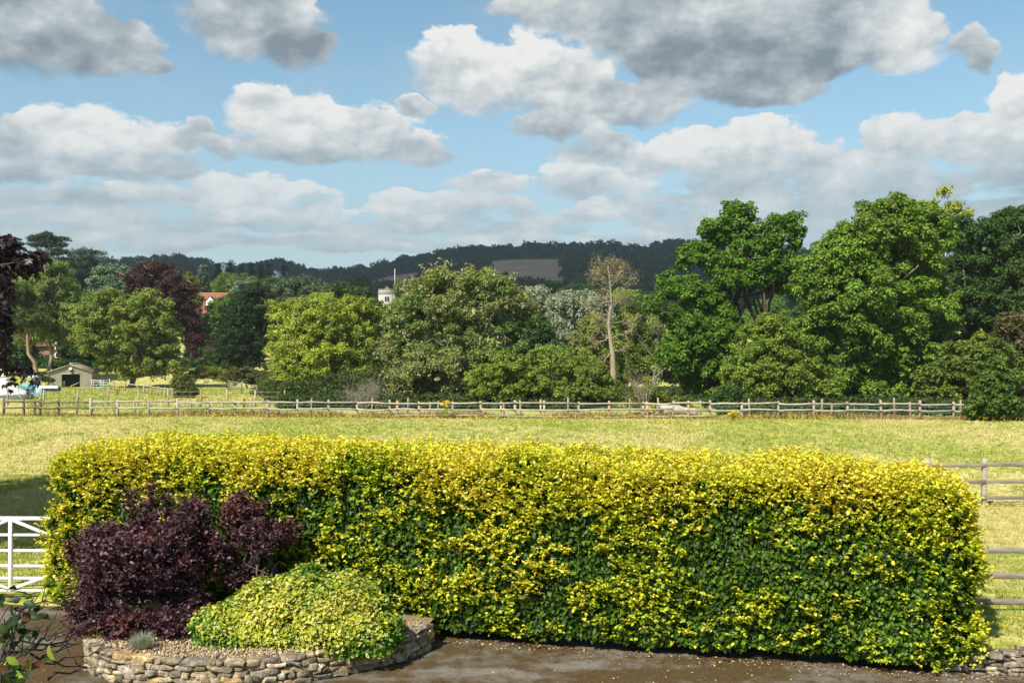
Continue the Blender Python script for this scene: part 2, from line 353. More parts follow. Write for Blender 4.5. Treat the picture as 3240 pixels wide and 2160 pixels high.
M['mortar'] = ramp_mat('mortar', [(.3, (.16, .125, .08)), (.7, (.36, .29, .19))], 9, 6, .95, .8, 30, .01)
def flat(name, c, rough=.6, metal=0, n=.12, sc=6):
    a = tuple(max(0, v * (1 - n)) for v in c); b = tuple(v * (1 + n) for v in c)
    return ramp_mat(name, [(.3, a), (.7, b)], sc, 5, rough)

# ------------------------------------------------------------------ foliage
TPL = {
 'rhomb': (np.array([(0,0,0),(.5,.5,.06),(1,0,-.06),(.5,-.5,.06)]), [(0,1,2,3)]),
 'ovate': (np.array([(0,0,0),(.28,.5,.10),(.66,.40,.07),(1,0,-.10),(.66,-.40,.07),(.28,-.5,.10)]), [(0,3,2,1),(0,5,4,3)]),
 'round': (np.array([(0,0,0),(.35,.38,.06),(.8,.42,.04),(1,0,-.04),(.8,-.42,.04),(.35,-.38,.06)]), [(0,3,2,1),(0,5,4,3)]),
 'fan': (np.array([(.5,0,0),(0,0,0),(.25,.46,.05),(.75,.46,.05),(1,0,-.06),(.75,-.46,.05),(.25,-.46,.05)]), [(0,2,1),(0,3,2),(0,4,3),(0,5,4),(0,6,5),(0,1,6)]),
 'maple': (np.array([(0,0,0),(-.08,.42,-.05),(.22,.24,.02),(.42,.62,-.08),(.55,.2,.02),(1.05,0,-.12),(.55,-.2,.02),(.42,-.62,-.08),(.22,-.24,.02),(-.08,-.42,-.05)]),
           [(0,2,1),(0,4,3),(0,3,2),(0,5,4),(0,6,5),(0,7,6),(0,8,7),(0,9,8)]),
 'blade': (np.array([(0,-.5,0),(0,.5,0),(.6,.35,.06),(1,0,.18),(.6,-.35,.06)]), [(0,1,2,4),(4,2,3)]),
 'big': (np.array([(0,0,0),(.18,.34,.05),(.45,.5,.10),(.75,.36,.07),(1,0,-.10),(.75,-.36,.07),(.45,-.5,.10),(.18,-.34,.05),(.25,0,0),(.5,0,0),(.75,0,-.03)]),
         [(0,8,1),(8,9,2,1),(9,10,3,2),(10,4,3),(0,7,8),(8,7,6,9),(9,6,5,10),(10,5,4)]),
}
def unit(v): return v / (np.linalg.norm(v, axis=-1, keepdims=True) + 1e-9)
def leaf_mesh(name, P, N, U, L, W, col, shape):
    T, F = TPL[shape]; n = len(P); k = len(T)
    N = unit(N); U = unit(U - N * (U * N).sum(-1, keepdims=True)); Vv = np.cross(N, U)
    L = np.broadcast_to(L, (n,)); W = np.broadcast_to(W, (n,))
    V = P[:, None] + T[None, :, 0:1] * (L[:, None] * U)[:, None] + T[None, :, 1:2] * (W[:, None] * Vv)[:, None] + T[None, :, 2:3] * (L[:, None] * N)[:, None]
    base = (np.arange(n) * k)[:, None]
    Fs = {}
    for f in F: Fs.setdefault(len(f), []).append(base + np.array(f)[None])
    Fl = [np.concatenate(v) for v in Fs.values()]
    c = np.repeat(col[:, None], k, 1) if col.ndim == 2 else col
    return mesh_np(name, V.reshape(-1, 3), Fl, c.reshape(-1, 3))
def rdir(rng, n): return unit(rng.normal(size=(n, 3)))
def pick(rng, n, cols, jit=.18):
    """leaf colours: list of (rgb, weight)"""
    w = np.array([c[1] for c in cols], float); C = np.array([c[0] for c in cols], float)
    c = C[rng.choice(len(C), n, p=w / w.sum())]
    return c * (1 + jit * rng.uniform(-1, 1, (n, 1))) * (1 + .08 * rng.uniform(-1, 1, (n, 3)))
def clumps_in(rng, lobes, n, shell=.6, lo=-.75):
    """points spread through the outer part of several ellipsoids: (cx,cy,cz,rx,ry,rz)"""
    Lb = np.array(lobes, float); a = (Lb[:, 3] * Lb[:, 5] + Lb[:, 4] * Lb[:, 5] + Lb[:, 3] * Lb[:, 4]); i = rng.choice(len(Lb), n, p=a / a.sum())
    d = rdir(rng, n); d[:, 2] = np.where(d[:, 2] < lo, -d[:, 2], d[:, 2])
    r = shell + (1 - shell) * rng.random(n) ** .6
    return Lb[i, :3] + d * r[:, None] * Lb[i, 3:6], i
def leaves_on(rng, C, Rr, m, flatz=.75, up=.45, rnd=.7, droop=.3):
    n = len(C); idx = np.repeat(np.arange(n), m); k = len(idx)
    d = rdir(rng, k); d[:, 2] = np.where((d[:, 2] < -.2) & (rng.random(k) < .6), -d[:, 2], d[:, 2])
    r = Rr[idx] * (.35 + .65 * rng.random(k) ** .5)
    P = C[idx] + d * r[:, None] * np.array([1, 1, flatz])
    N = d * .95 + np.array([0, 0, up]) + rng.normal(size=(k, 3)) * rnd * .5
    U = d * .6 + rng.normal(size=(k, 3)) * .7 - np.array([0, 0, droop])
    return P, unit(N), U, idx
def bent(rng, a, b, n=5, wob=.12, sag=0):
    t = np.linspace(0, 1, n)[:, None]; P = a + (b - a) * t; l = np.linalg.norm(b - a)
    P[1:-1] += rng.normal(size=(n - 2, 3)) * l * wob * .5
    P[:, 2] += sag * l * (t * (1 - t))[:, 0] * 4
    return P
def plant(name, label, cat, d, base, lobes, cols, leaf=(.3, .17), n=9000, nc=90, cr=(.8, 1.5), trunk=.3, bark='bark', mat='leaf', shape='rhomb',
          flatz=.75, up=.45, shell=.6, sub=3, limbs=10, seed=1, group=None, lo=-.75, stems=1, twigs=None, extra=None, lean=0, crown='crown', depth=1.0, trunkname='trunk', droop=.3, jit=.18, hue=None, fork=.35, core=1.0, fine=True):
    """tree or shrub: lobes are (x, y, half width, half height[, depth offset]) surveyed on the outline at distance d"""
    rng = np.random.default_rng(seed); n = int(n * 1.7); leaf = (leaf[0] * .80, leaf[1] * .80)
    if fine: nc = int(nc * 1.9); cr = (cr[0] * .62, cr[1] * .78)
    bx = (base - CX) / FD * d; bz = float(gz(bx, d)); root = empty(name, (bx, d, bz), label, cat, group); O = np.array([bx, d, bz])
    Lb = []
    for l in lobes:
        dd = d + (l[4] if len(l) > 4 else 0); c = at(l[0], l[1], dd); rx = l[2] / FD * dd; rz = l[3] / FD * dd; q = .5 * (cr[0] + cr[1]) / 2; rx = max(.45 * rx, rx - q); rz = max(.45 * rz, rz - q)
        Lb.append((*(c - O), rx, min(max(rx, .4 * rz), 1.6 * rz) * depth, rz))
    C, li = clumps_in(rng, Lb, nc, shell, lo)
    C[:, 2] = np.maximum(C[:, 2], .25)
    Rr = rng.uniform(cr[0], cr[1], nc)
    if sub:
        k = nc * sub; pi = np.repeat(np.arange(nc), sub)
        C2 = C[pi] + rdir(rng, k) * (Rr[pi] * rng.uniform(.6, 1.0, k))[:, None] * np.array([1, 1, .8]); R2 = Rr[pi] * rng.uniform(.35, .6, k)
        Ca = np.concatenate([C, C2]); Ra = np.concatenate([Rr * .75, R2])
    else: Ca, Ra = C, Rr
    w = Ra ** 2; m = np.maximum(1, (n * w / w.sum())).astype(int)
    P, N, U, idx = leaves_on(rng, Ca, Ra, m, flatz, up, droop=droop)
    P[:, 2] = np.maximum(P[:, 2], .05)
    cl = pick(rng, len(P), cols, jit)
    tint = 1 + .22 * rng.uniform(-1, 1, (len(Ca), 1)); cl = cl * tint[idx]          # each spray has its own tint
    if hue is not None:
        hc, ha = hue; f = (fbm((P + O) * .35, 3, seed) > .55)[:, None] * ha; cl = cl * (1 - f) + np.array(hc) * f
    s = rng.uniform(.7, 1.25, len(P))
    link(crown, leaf_mesh(crown, P, N, U, leaf[0] * s, leaf[1] * s, cl, shape), M[mat], root)
    if core:
        k = int(n * .055 * core); B, _ = clumps_in(rng, Lb, k, 0.0, lo); B = B * 1.0; Bc = np.array(Lb)[_, :3]; B = Bc + (B - Bc) * .58; B[:, 2] = np.maximum(B[:, 2], .2)
        link('inner_leaves', leaf_mesh('inner_leaves', B, rng.normal(size=(k, 3)) + np.array([0, 0, .5]), rng.normal(size=(k, 3)), leaf[0] * 2.0, leaf[1] * 2.6, pick(rng, k, cols, jit) * .9, 'ovate'), M[mat], root)
    if trunk:
        mb = MB(); top = np.mean([l[:3] for l in Lb], 0) if len(Lb) else np.array([0, 0, 3.])
        for si in range(stems):
            b0 = np.array([rng.uniform(-1, 1) * .25 * (stems - 1) * trunk * 4, rng.uniform(-1, 1) * trunk * (stems - 1), -.15])
            tp = b0 + (top - b0) * np.array([.75, .75, 1.0]) + np.array([lean, 0, 0])
            if stems > 1: tp = tp + rdir(rng, 1)[0] * np.array([1, 1, .2]) * abs(top[2]) * .3
            TP = bent(rng, b0, tp, 7, .05); rad = trunk * np.linspace(1.0, .25, 7); rad[0] *= 1.35
            mb.tube(TP, rad, 8)
            order = rng.permutation(len(C))[:max(1, limbs // stems)]
            for o in order:
                f = min(.95, max(fork, rng.uniform(fork, .95))); j = f * 6; i0 = int(j); a = TP[i0] + (TP[min(i0 + 1, 6)] - TP[i0]) * (j - i0)
                b = C[o]; Pp = bent(rng, a, b, 6, .14, .06); r0 = trunk * (1 - f * .75) * .5
                mb.tube(Pp, r0 * np.linspace(1, .18, 6), 5)
        mb.build(trunkname, M[bark], root, True)
    if twigs:      # bare branches showing at the outside: (count, length, radius, material)
        cnt, ln, rd, tm = twigs
        for o in rng.choice(len(C), cnt):
            mb = MB(); a = C[o] * 1.0; dirv = unit(C[o] - np.mean(C, 0) + rng.normal(size=3) * ln * .8); b = a + dirv * ln * rng.uniform(.4, .9)
            Pp = bent(rng, a - dirv * ln * .6, b, 5, .16); mb.tube(Pp, rd * np.linspace(1, .3, 5), 4)
            for q in range(2):
                c0 = Pp[rng.integers(1, 4)]; mb.tube(bent(rng, c0, c0 + unit(dirv + rng.normal(size=3) * .7) * ln * .5, 4, .15), rd * .6 * np.linspace(1, .3, 4), 4)
            mb.build('dead_branch', M[tm], root, True)
    if extra: extra(root, C, Rr, rng, Lb)
    return root
def bare(name, label, cat, d, base, h, spread, n0=5, r0=.05, mat='deadtwig', seed=1, levels=3, leafy=None, up=1.0, trunkname='branches', fan=1.0, trunkfrac=.3):
    """leafless plant: recursive branching"""
    rng = np.random.default_rng(seed); bx = (base - CX) / FD * d; bz = float(gz(bx, d)); root = empty(name, (bx, d, bz), label, cat)
    mb = MB(); tips = []
    def grow(a, dirv, ln, r, lv):
        b = a + dirv * ln; P = bent(rng, a, b, 5, .12); mb.tube(P, r * np.linspace(1, .55, 5), 5 if lv > 1 else 4)
        tips.append(b)
        if lv <= 0: return
        for k in range(rng.integers(3, 5)):
            t = rng.integers(2, 5); nd = unit(dirv + rng.normal(size=3) * .55 * fan + np.array([0, 0, .15 * up])); grow(P[t], nd, ln * rng.uniform(.5, .8), r * .5, lv - 1)
    for k in range(n0):
        a = rng.uniform(0, 2 * math.pi); s = rng.uniform(.1, 1) * spread / h
        grow(np.array([math.cos(a) * .05, math.sin(a) * .05, -.05]), unit(np.array([math.cos(a) * s, math.sin(a) * s, up])), h * rng.uniform(.35, .5), r0, levels)
    mb.build(trunkname, M[mat], root, True)
    if leafy:
        C = np.array(tips); C = C[rng.choice(len(C), min(len(C), leafy[0]))]; P, N, U, i = leaves_on(rng, C, np.full(len(C), leafy[3]), leafy[4])
        link('leaves', leaf_mesh('leaves', P, N, U, leafy[2], leafy[2] * .5, pick(rng, len(P), leafy[1]), 'rhomb'), M['leaf'], root)
    return root

# ------------------------------------------------------------------ the land
def sheet(name, us, ys, wfun, zfun, mat, colf=None):
    U, Y = np.meshgrid(us, ys); X = U * wfun(Y); Z = zfun(X, Y); V = np.stack([X, Y, Z], -1).reshape(-1, 3)
    nu, ny = len(us), len(ys); i = np.arange((ny - 1) * (nu - 1)); r, c = i // (nu - 1), i % (nu - 1); a = r * nu + c
    F = np.stack([a, a + 1, a + nu + 1, a + nu], 1)
    me = mesh_np(name, V, [F], colf(V) if colf else None, True); o = link(name, me, mat); return cset(o, kind='structure')
wf = lambda y: 20 + .75 * np.maximum(y, 0)
ys1 = np.concatenate([np.arange(-30, 12, 2.), np.arange(12, 34, .2), np.arange(34, 140, 1.2), np.arange(140, 326, 4)])
sheet('field', np.linspace(-1, 1, 260), ys1, wf, gz, M['field'])
FIELDS = [((1120, 1290), (925, 1285), (.38, .24, .14)), ((765, 965), (985, 1215), (.36, .22, .13)), ((1170, 1232), (860, 960), (.075, .10, .03)), ((1215, 1560), (745, 905), (.12, .16, .04)), ((950, 1000), (900, 1010), (.07, .11, .03))]
def in_fields(x, y):
    px = CX + x / y * FD + 12 * (fbm(np.stack([x * .01, y * .01, 0 * x], -1), 2, 3) - .5); k = np.full(x.shape, -1)
    for i, (a, b, c) in enumerate(FIELDS): k[(px > a[0]) & (px < a[1]) & (y > b[0]) & (y < b[1])] = i
    return k
def hcol(V):
    c = np.tile(np.array([.045, .065, .022]), (len(V), 1)); k = in_fields(V[:, 0], V[:, 1])
    for i, f in enumerate(FIELDS): c[k == i] = f[2]
    return c
M['hill'] = ramp_mat('hill_land', [(.3, (.75, .75, .75)), (.7, (1.2, 1.2, 1.2))], .02, 8, .95, attr=True, spec=.05)
ys2 = np.concatenate([np.arange(320, 700, 10), np.arange(700, 1320, 7), np.arange(1320, 1560, 14), np.arange(1560, 2700, 60)])
sheet('hills', np.linspace(-1, 1, 420), ys2, wf, lambda x, y: gz(x, y) - .1, M['hill'], hcol)
# driveway: sheet in front of the hedge
def drive_z(x, y): return .0 + .012 * (fbm(np.stack([x * .7, y * .7, 0 * x], -1), 3, 9) - .5)
def build_drive():
    xs = np.arange(-16, 15.01, .25); rows = np.linspace(0, 1, 70); V = []
    for t in rows:
        far = hedge_y(xs) + .8 - .55 * smooth(6.0, 6.3, xs) - .3 * smooth(-7.4, -8.2, xs) + .05 * np.sin(xs * 2.3)
        y = -20 + (far + 20) * t; V.append(np.stack([xs, y, drive_z(xs, y)], 1))
    V = np.concatenate(V); n = len(xs); i = np.arange(69 * (n - 1)); r, c = i // (n - 1), i % (n - 1); a = r * n + c
    o = link('driveway', mesh_np('driveway', V, [np.stack([a, a + 1, a + n + 1, a + n], 1)], None, True), M['drive']); cset(o, kind='structure')
build_drive()

# woods on the far slopes, one mass
def build_woods():
    rng = np.random.default_rng(5); n = 9000
    y = rng.uniform(440, 1560, n); px = rng.uniform(-250, 1900, n); x = (px - CX) / FD * y
    k = in_fields(x, y); ok = k < 0
    for (a, b, c) in FIELDS: ok &= ~((px > a[0] - 4) & (px < a[1] + 4) & (y > b[0] - 28) & (y < b[0]))
    x, y = x[ok], y[ok]; n = len(x); z = gz(x, y)
    big = fbm(np.stack([x * .012, y * .012, 0 * x], -1), 2, 8)
    r = rng.uniform(3.2, 6.8, n) * (.75 + .5 * big); h = r * rng.uniform(1.3, 2.0, n)
    con = (rng.random(n) < .10); r = np.where(con, r * .55, r); h = np.where(con, h * 1.15, h)
    m = 54; idx = np.repeat(np.arange(n), m); d = rdir(rng, len(idx)); d[:, 2] = np.abs(d[:, 2]) * 1.0 - .25
    d[:, 1] = np.where(d[:, 1] > .3, -d[:, 1], d[:, 1])
    lump = 1 + .35 * (vnoise(d * 2.2 + idx[:, None] * 3.1, 4) - .5)
    taper = np.where(con[idx], np.clip(1 - .8 * np.maximum(d[:, 2], 0), .15, 1), 1)
    P = np.stack([x[idx] + d[:, 0] * r[idx] * lump * taper, y[idx] + d[:, 1] * r[idx] * lump * taper, z[idx] + h[idx] * .45 + d[:, 2] * h[idx] * .62 * lump], 1)
    N = unit(d + np.array([0, 0, .3]) + rng.normal(size=P.shape) * .45); U = rng.normal(size=P.shape)
    base = np.where(con[:, None], np.array([.016, .032, .018]), np.array([.030, .052, .017])) * (1 + .35 * rng.uniform(-1, 1, (n, 1)))
    s = np.maximum(.9, r[idx] * .42) * rng.uniform(.7, 1.3, len(idx))
    o = link('woodland', leaf_mesh('woodland', P, N, U, s * 1.5, s, base[idx], 'rhomb'), M['leaf']); cset(o, kind='stuff')
build_woods()

# unseen cumulus added far behind the viewer to throw shadow on the ridge
def build_shadow_cloud():
    rng = np.random.default_rng(2); H = 2600; off = H / math.tan(SUN_EL); c0 = np.array([40 + math.sin(SUN_AZ) * off, 1030 + math.cos(SUN_AZ) * off, H])
    bm = bmesh.new()
    for k in range(70):
        a = rng.uniform(0, 2 * math.pi); q = math.sqrt(rng.random()); r = rng.uniform(110, 190)
        p = c0 + np.array([math.cos(a) * q * 880, math.sin(a) * q * 600, rng.uniform(-20, 120)])
        bmesh.ops.create_icosphere(bm, subdivisions=3, radius=r, matrix=Matrix.Translation(p) @ Matrix.Diagonal((1.25, 1.1, .7, 1)))
    me = bpy.data.meshes.new('shadow_cloud'); bm.to_mesh(me); bm.free()
    for p in me.polygons: p.use_smooth = True
    V = np.empty(len(me.vertices) * 3, np.float32); me.vertices.foreach_get('co', V); V = V.reshape(-1, 3)
    V += ((fbm(V * .012, 4, 3) - .5) * 60)[:, None] * unit(V - c0); me.vertices.foreach_set('co', V.ravel())
    o = link('shadow_cloud', me, flat('cloud_white', (.85, .85, .86), 1)); cset(o, 'white cumulus added out of sight behind the viewer to shade the ridge', 'shadow_cloud', kind='structure')
build_shadow_cloud()

# ------------------------------------------------------------------ hedge and the planted bed
def shoots_mesh(name, rng, B, Dv, per, spacing, L, W, colf, shape, mat, root, off, spread=.8, flatness=.5):
    """leafy shoots: per leaves alternate along each shoot B + t*Dv; one mesh"""
    n = len(B); idx = np.repeat(np.arange(n), per); j = np.tile(np.arange(per), n); Dv = unit(Dv)
    side = unit(np.cross(Dv, np.array([0, 0, 1.]) + rng.normal(size=(n, 3)) * .3)); sg = np.where(j % 2, 1, -1)[:, None]
    P = B[idx] + Dv[idx] * (j * spacing)[:, None] + rng.normal(size=(len(idx), 3)) * spacing * .15
    U = unit(Dv[idx] * .55 + side[idx] * sg * spread + rng.normal(size=P.shape) * .25 + np.array([0, 0, -.12]))
    N = unit(np.array([0, 0, 1.]) * flatness + Dv[idx] * -.1 + rng.normal(size=P.shape) * .35 + np.cross(U, side[idx]) * .0)
    tip = j / max(1, per - 1); s = rng.uniform(.65, 1.3, len(idx)) * (1 - .35 * tip)
    c = colf(idx, tip, len(idx))
    return link(name, leaf_mesh(name, P - off, N, U, L * s, W * s, c, shape), M[mat], root)
HU = np.array([1, -.235, 0]); HU /= np.linalg.norm(HU); HN = np.array([HU[1], -HU[0], 0])      # along the hedge, and towards the viewer
HC = np.array([-.90, hedge_y(-.90), 0]) - HN * .95; HH = np.array([7.50, .95, 1.35])
def hedge_surface(rng, n, wts):
    """points on the rounded block of the hedge: local coords, outward normals (world axes)"""
    f = rng.choice(5, n, p=np.array(wts) / sum(wts)); c = rng.uniform(-1, 1, (n, 3))
    c[f == 0, 1] = 1; c[f == 1, 2] = 1; c[f == 2, 0] = -1; c[f == 3, 0] = 1; c[f == 4, 1] = -1       # local y: + towards the viewer
    k = 12.0; nn = (np.abs(c) ** k).sum(1) ** (1 / k); q = c / nn[:, None]; g = np.sign(q) * np.abs(q) ** (k - 1) / HH
    g = unit(g); p = q * HH; p[:, 2] += HH[2] + .06
    p[:, 2] *= 1 - .022 * (p[:, 0] / HH[0]) * smooth(1.2, 2.6, p[:, 2])
    bulge = (fbm(p * np.array([.55, .55, .8]) + 5, 3, 11) - .5) * .40 + (fbm(p * 2.6, 2, 12) - .5) * .26
    return p, g, bulge
def hw(p): return HC + p[:, 0:1] * HU + p[:, 1:2] * HN + np.array([0, 0, 1.]) * p[:, 2:3]
def hv(g): return g[:, 0:1] * HU + g[:, 1:2] * HN + np.array([0, 0, 1.]) * g[:, 2:3]
def build_hedge():
    rng = np.random.default_rng(21); root = empty('hedge', HC, 'long clipped hedge of yellow-tipped green leaves between drive and meadow', 'hedge'); O = HC
    # old dark leaves in layers
    n = 200000; p, g, b = hedge_surface(rng, n, (45, 20, 7, 7, 8)); dep = rng.exponential(.12, n)
    p = p + g * (b - np.minimum(dep, .5))[:, None]; W = hw(p); G = hv(g); ok = W[:, 2] > .02; W, G, p, dep = W[ok], G[ok], p[ok], dep[ok]; n = len(W)
    N = G * .62 + np.array([0, 0, .55]) + rng.normal(size=(n, 3)) * .42; U = G * .35 + np.array([0, 0, -.75]) + rng.normal(size=(n, 3)) * .65
    s = rng.uniform(.6, 1.35, n)
    pat = fbm(p * 1.1, 3, 31)[:, None]
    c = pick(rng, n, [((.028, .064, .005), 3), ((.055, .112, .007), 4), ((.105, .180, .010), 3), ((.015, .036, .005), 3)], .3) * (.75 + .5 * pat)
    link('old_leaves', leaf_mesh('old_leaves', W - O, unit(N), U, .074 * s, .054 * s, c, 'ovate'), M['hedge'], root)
    # coarse dead inner growth closes the block, blackened as shade in the gaps
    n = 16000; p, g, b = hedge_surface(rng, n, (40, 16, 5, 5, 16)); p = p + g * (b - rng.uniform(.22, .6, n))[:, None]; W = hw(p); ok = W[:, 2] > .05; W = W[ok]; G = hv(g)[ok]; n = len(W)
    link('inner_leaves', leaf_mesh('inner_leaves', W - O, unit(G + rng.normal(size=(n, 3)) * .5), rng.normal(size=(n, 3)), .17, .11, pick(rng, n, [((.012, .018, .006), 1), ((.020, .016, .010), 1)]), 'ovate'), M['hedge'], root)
    # young yellow shoots
    n = 36000; p, g, b = hedge_surface(rng, n, (45, 26, 9, 10, 6)); l, z = p[:, 0], p[:, 2]; fr = g[:, 1]
    no = fbm(np.stack([l * .55 + z * .35, z * .8 - l * .1, g[:, 0] * 2], -1), 3, 41)
    clus = fbm(p * np.array([2.4, 2.4, 3.2]), 2, 43)
    xw = hw(p)[:, 0]
    topb = smooth(1.6, 2.72, z + (no - .5) * 1.5 + .06 - .22 * smooth(-3.2, -5.5, xw) * smooth(2.7, 2.3, z))
    band = np.exp(-((xw - 1.0 - .32 * (2.4 - z)) / 1.15) ** 2) * smooth(.25, .9, z) * .5
    lpat = np.exp(-((xw + 6.2) / 1.5) ** 2) * smooth(1.6, 2.3, z) * .15
    rend = smooth(.55, .9, g[:, 0]) * .75 + smooth(.55, .9, -g[:, 0]) * .35
    dens = np.clip(.24 + smooth(.50, .70, no) * .30 + topb ** 1.6 * .95 + band + lpat + rend, 0, 1) * smooth(.15, .55, z * .6 + .1 + .3 * no)
    keep = rng.random(n) < dens * (smooth(.40, .60, clus) + (1 - smooth(.40, .60, clus)) * topb ** 2)
    p, g, b, no, topb, band = p[keep], g[keep], b[keep], no[keep], topb[keep], band[keep]; n = len(p)
    p = p + g * (b + rng.uniform(-.05, .09, n) + .12 * (rng.random(n) < .06))[:, None]; B = hw(p); G = hv(g)
    Dv = G * .65 + np.array([0, 0, .55]) + rng.normal(size=(n, 3)) * .3
    kind = np.clip(fbm(p * .7, 2, 51) + rng.normal(size=n) * .14 - .06 + .22 * topb + .22 * band, 0, 1.2)
    ylw = np.array([.54, .50, .035]); lime = np.array([.33, .42, .018]); org = np.array([.58, .44, .06]); grn = np.array([.14, .23, .012])
    def colf(idx, tip, k):
        t = np.clip(kind[idx] + (tip - .5) * .35 + rng.normal(size=k) * .1, 0, 1.3)[:, None]
        c = grn + (lime - grn) * np.clip(t / .42, 0, 1); c = c + (ylw - c) * np.clip((t - .38) / .3, 0, 1); c = c + (org - c) * np.clip((t - 1.05) / .3, 0, .6)
        cr = (rng.random(k) < .13)[:, None] * np.clip(t - .3, 0, .6); c = c + (np.array([.66, .55, .22]) - c) * cr
        return c * (1 + .15 * rng.uniform(-1, 1, (k, 1)))
    shoots_mesh('young_shoots', rng, B, Dv, 6, .027, .072, .053, colf, 'ovate', 'hedge', root, O, .8, .7)
    # long whippy tips standing above the top
    n = 1700; p, g, b = hedge_surface(rng, n, (0, 20, 2, 2, 0)); p = p + g * b[:, None]; B = hw(p); Dv = np.array([0, 0, 1.]) + rng.normal(size=(n, 3)) * .35; kind = np.full(n, .72) + rng.normal(size=n) * .2
    shoots_mesh('tall_tips', rng, B, Dv, 9, .028, .052, .036, colf, 'ovate', 'hedge', root, O, .8, .5)
    # stems inside
    mb = MB()
    for k in range(60):
        l = -7.2 + k * .245; c = HC + HU * l + HN * rng.uniform(-.2, .3)
        a = c + np.array([0, 0, -.05]) - O; t = a + np.array([rng.uniform(-.3, .3), rng.uniform(-.3, .3), 2.3])
        mb.tube(bent(rng, a, t, 6, .08), .035 * np.linspace(1, .3, 6), 5)
        for q in range(5):
            z0 = a + (t - a) * rng.uniform(.1, .8); mb.tube(bent(rng, z0, z0 + np.array([rng.uniform(-.5, .5), rng.uniform(-.7, .7), rng.uniform(.1, .6)]), 4, .12), .012 * np.linspace(1, .4, 4), 4)
    mb.build('stems', M['bark'], root, True)
build_hedge()

WALL = np.array([(-5.55,15.9),(-5.98,15.35),(-6.12,14.75),(-5.95,14.2),(-5.45,13.78),(-4.6,13.48),(-3.6,13.45),(-2.75,13.8),(-2.05,14.3),(-1.6,14.75),(-1.28,15.3)])
def spline(P, n):
    P = np.asarray(P, float); t = np.concatenate([[0], np.cumsum(np.linalg.norm(np.diff(P, axis=0), axis=1))]); Q = []
    m = len(P); ts = np.linspace(0, m - 1, n)
    for u in ts:
        i = min(int(u), m - 2); f = u - i; p0, p1, p2, p3 = P[max(i - 1, 0)], P[i], P[i + 1], P[min(i + 2, m - 1)]
        Q.append(.5 * ((2 * p1) + (-p0 + p2) * f + (2 * p0 - 5 * p1 + 4 * p2 - p3) * f * f + (-p0 + 3 * p1 - 3 * p2 + p3) * f ** 3))
    return np.array(Q)
def stone_template():
    nu, nv = 22, 13; th = np.linspace(0, 2 * math.pi, nu, endpoint=False); ph = np.linspace(-math.pi / 2, math.pi / 2, nv); e = .34
    sp = lambda v: np.sign(v) * np.abs(v) ** e
    V = np.array([(sp(math.cos(p)) * sp(math.cos(t)), sp(math.cos(p)) * sp(math.sin(t)), sp(math.sin(p))) for p in ph for t in th])
    F = [(i * nu + j, i * nu + (j + 1) % nu, (i + 1) * nu + (j + 1) % nu, (i + 1) * nu + j) for i in range(nv - 1) for j in range(nu)]
    return V * .5, np.array(F)
STV, STF = stone_template()
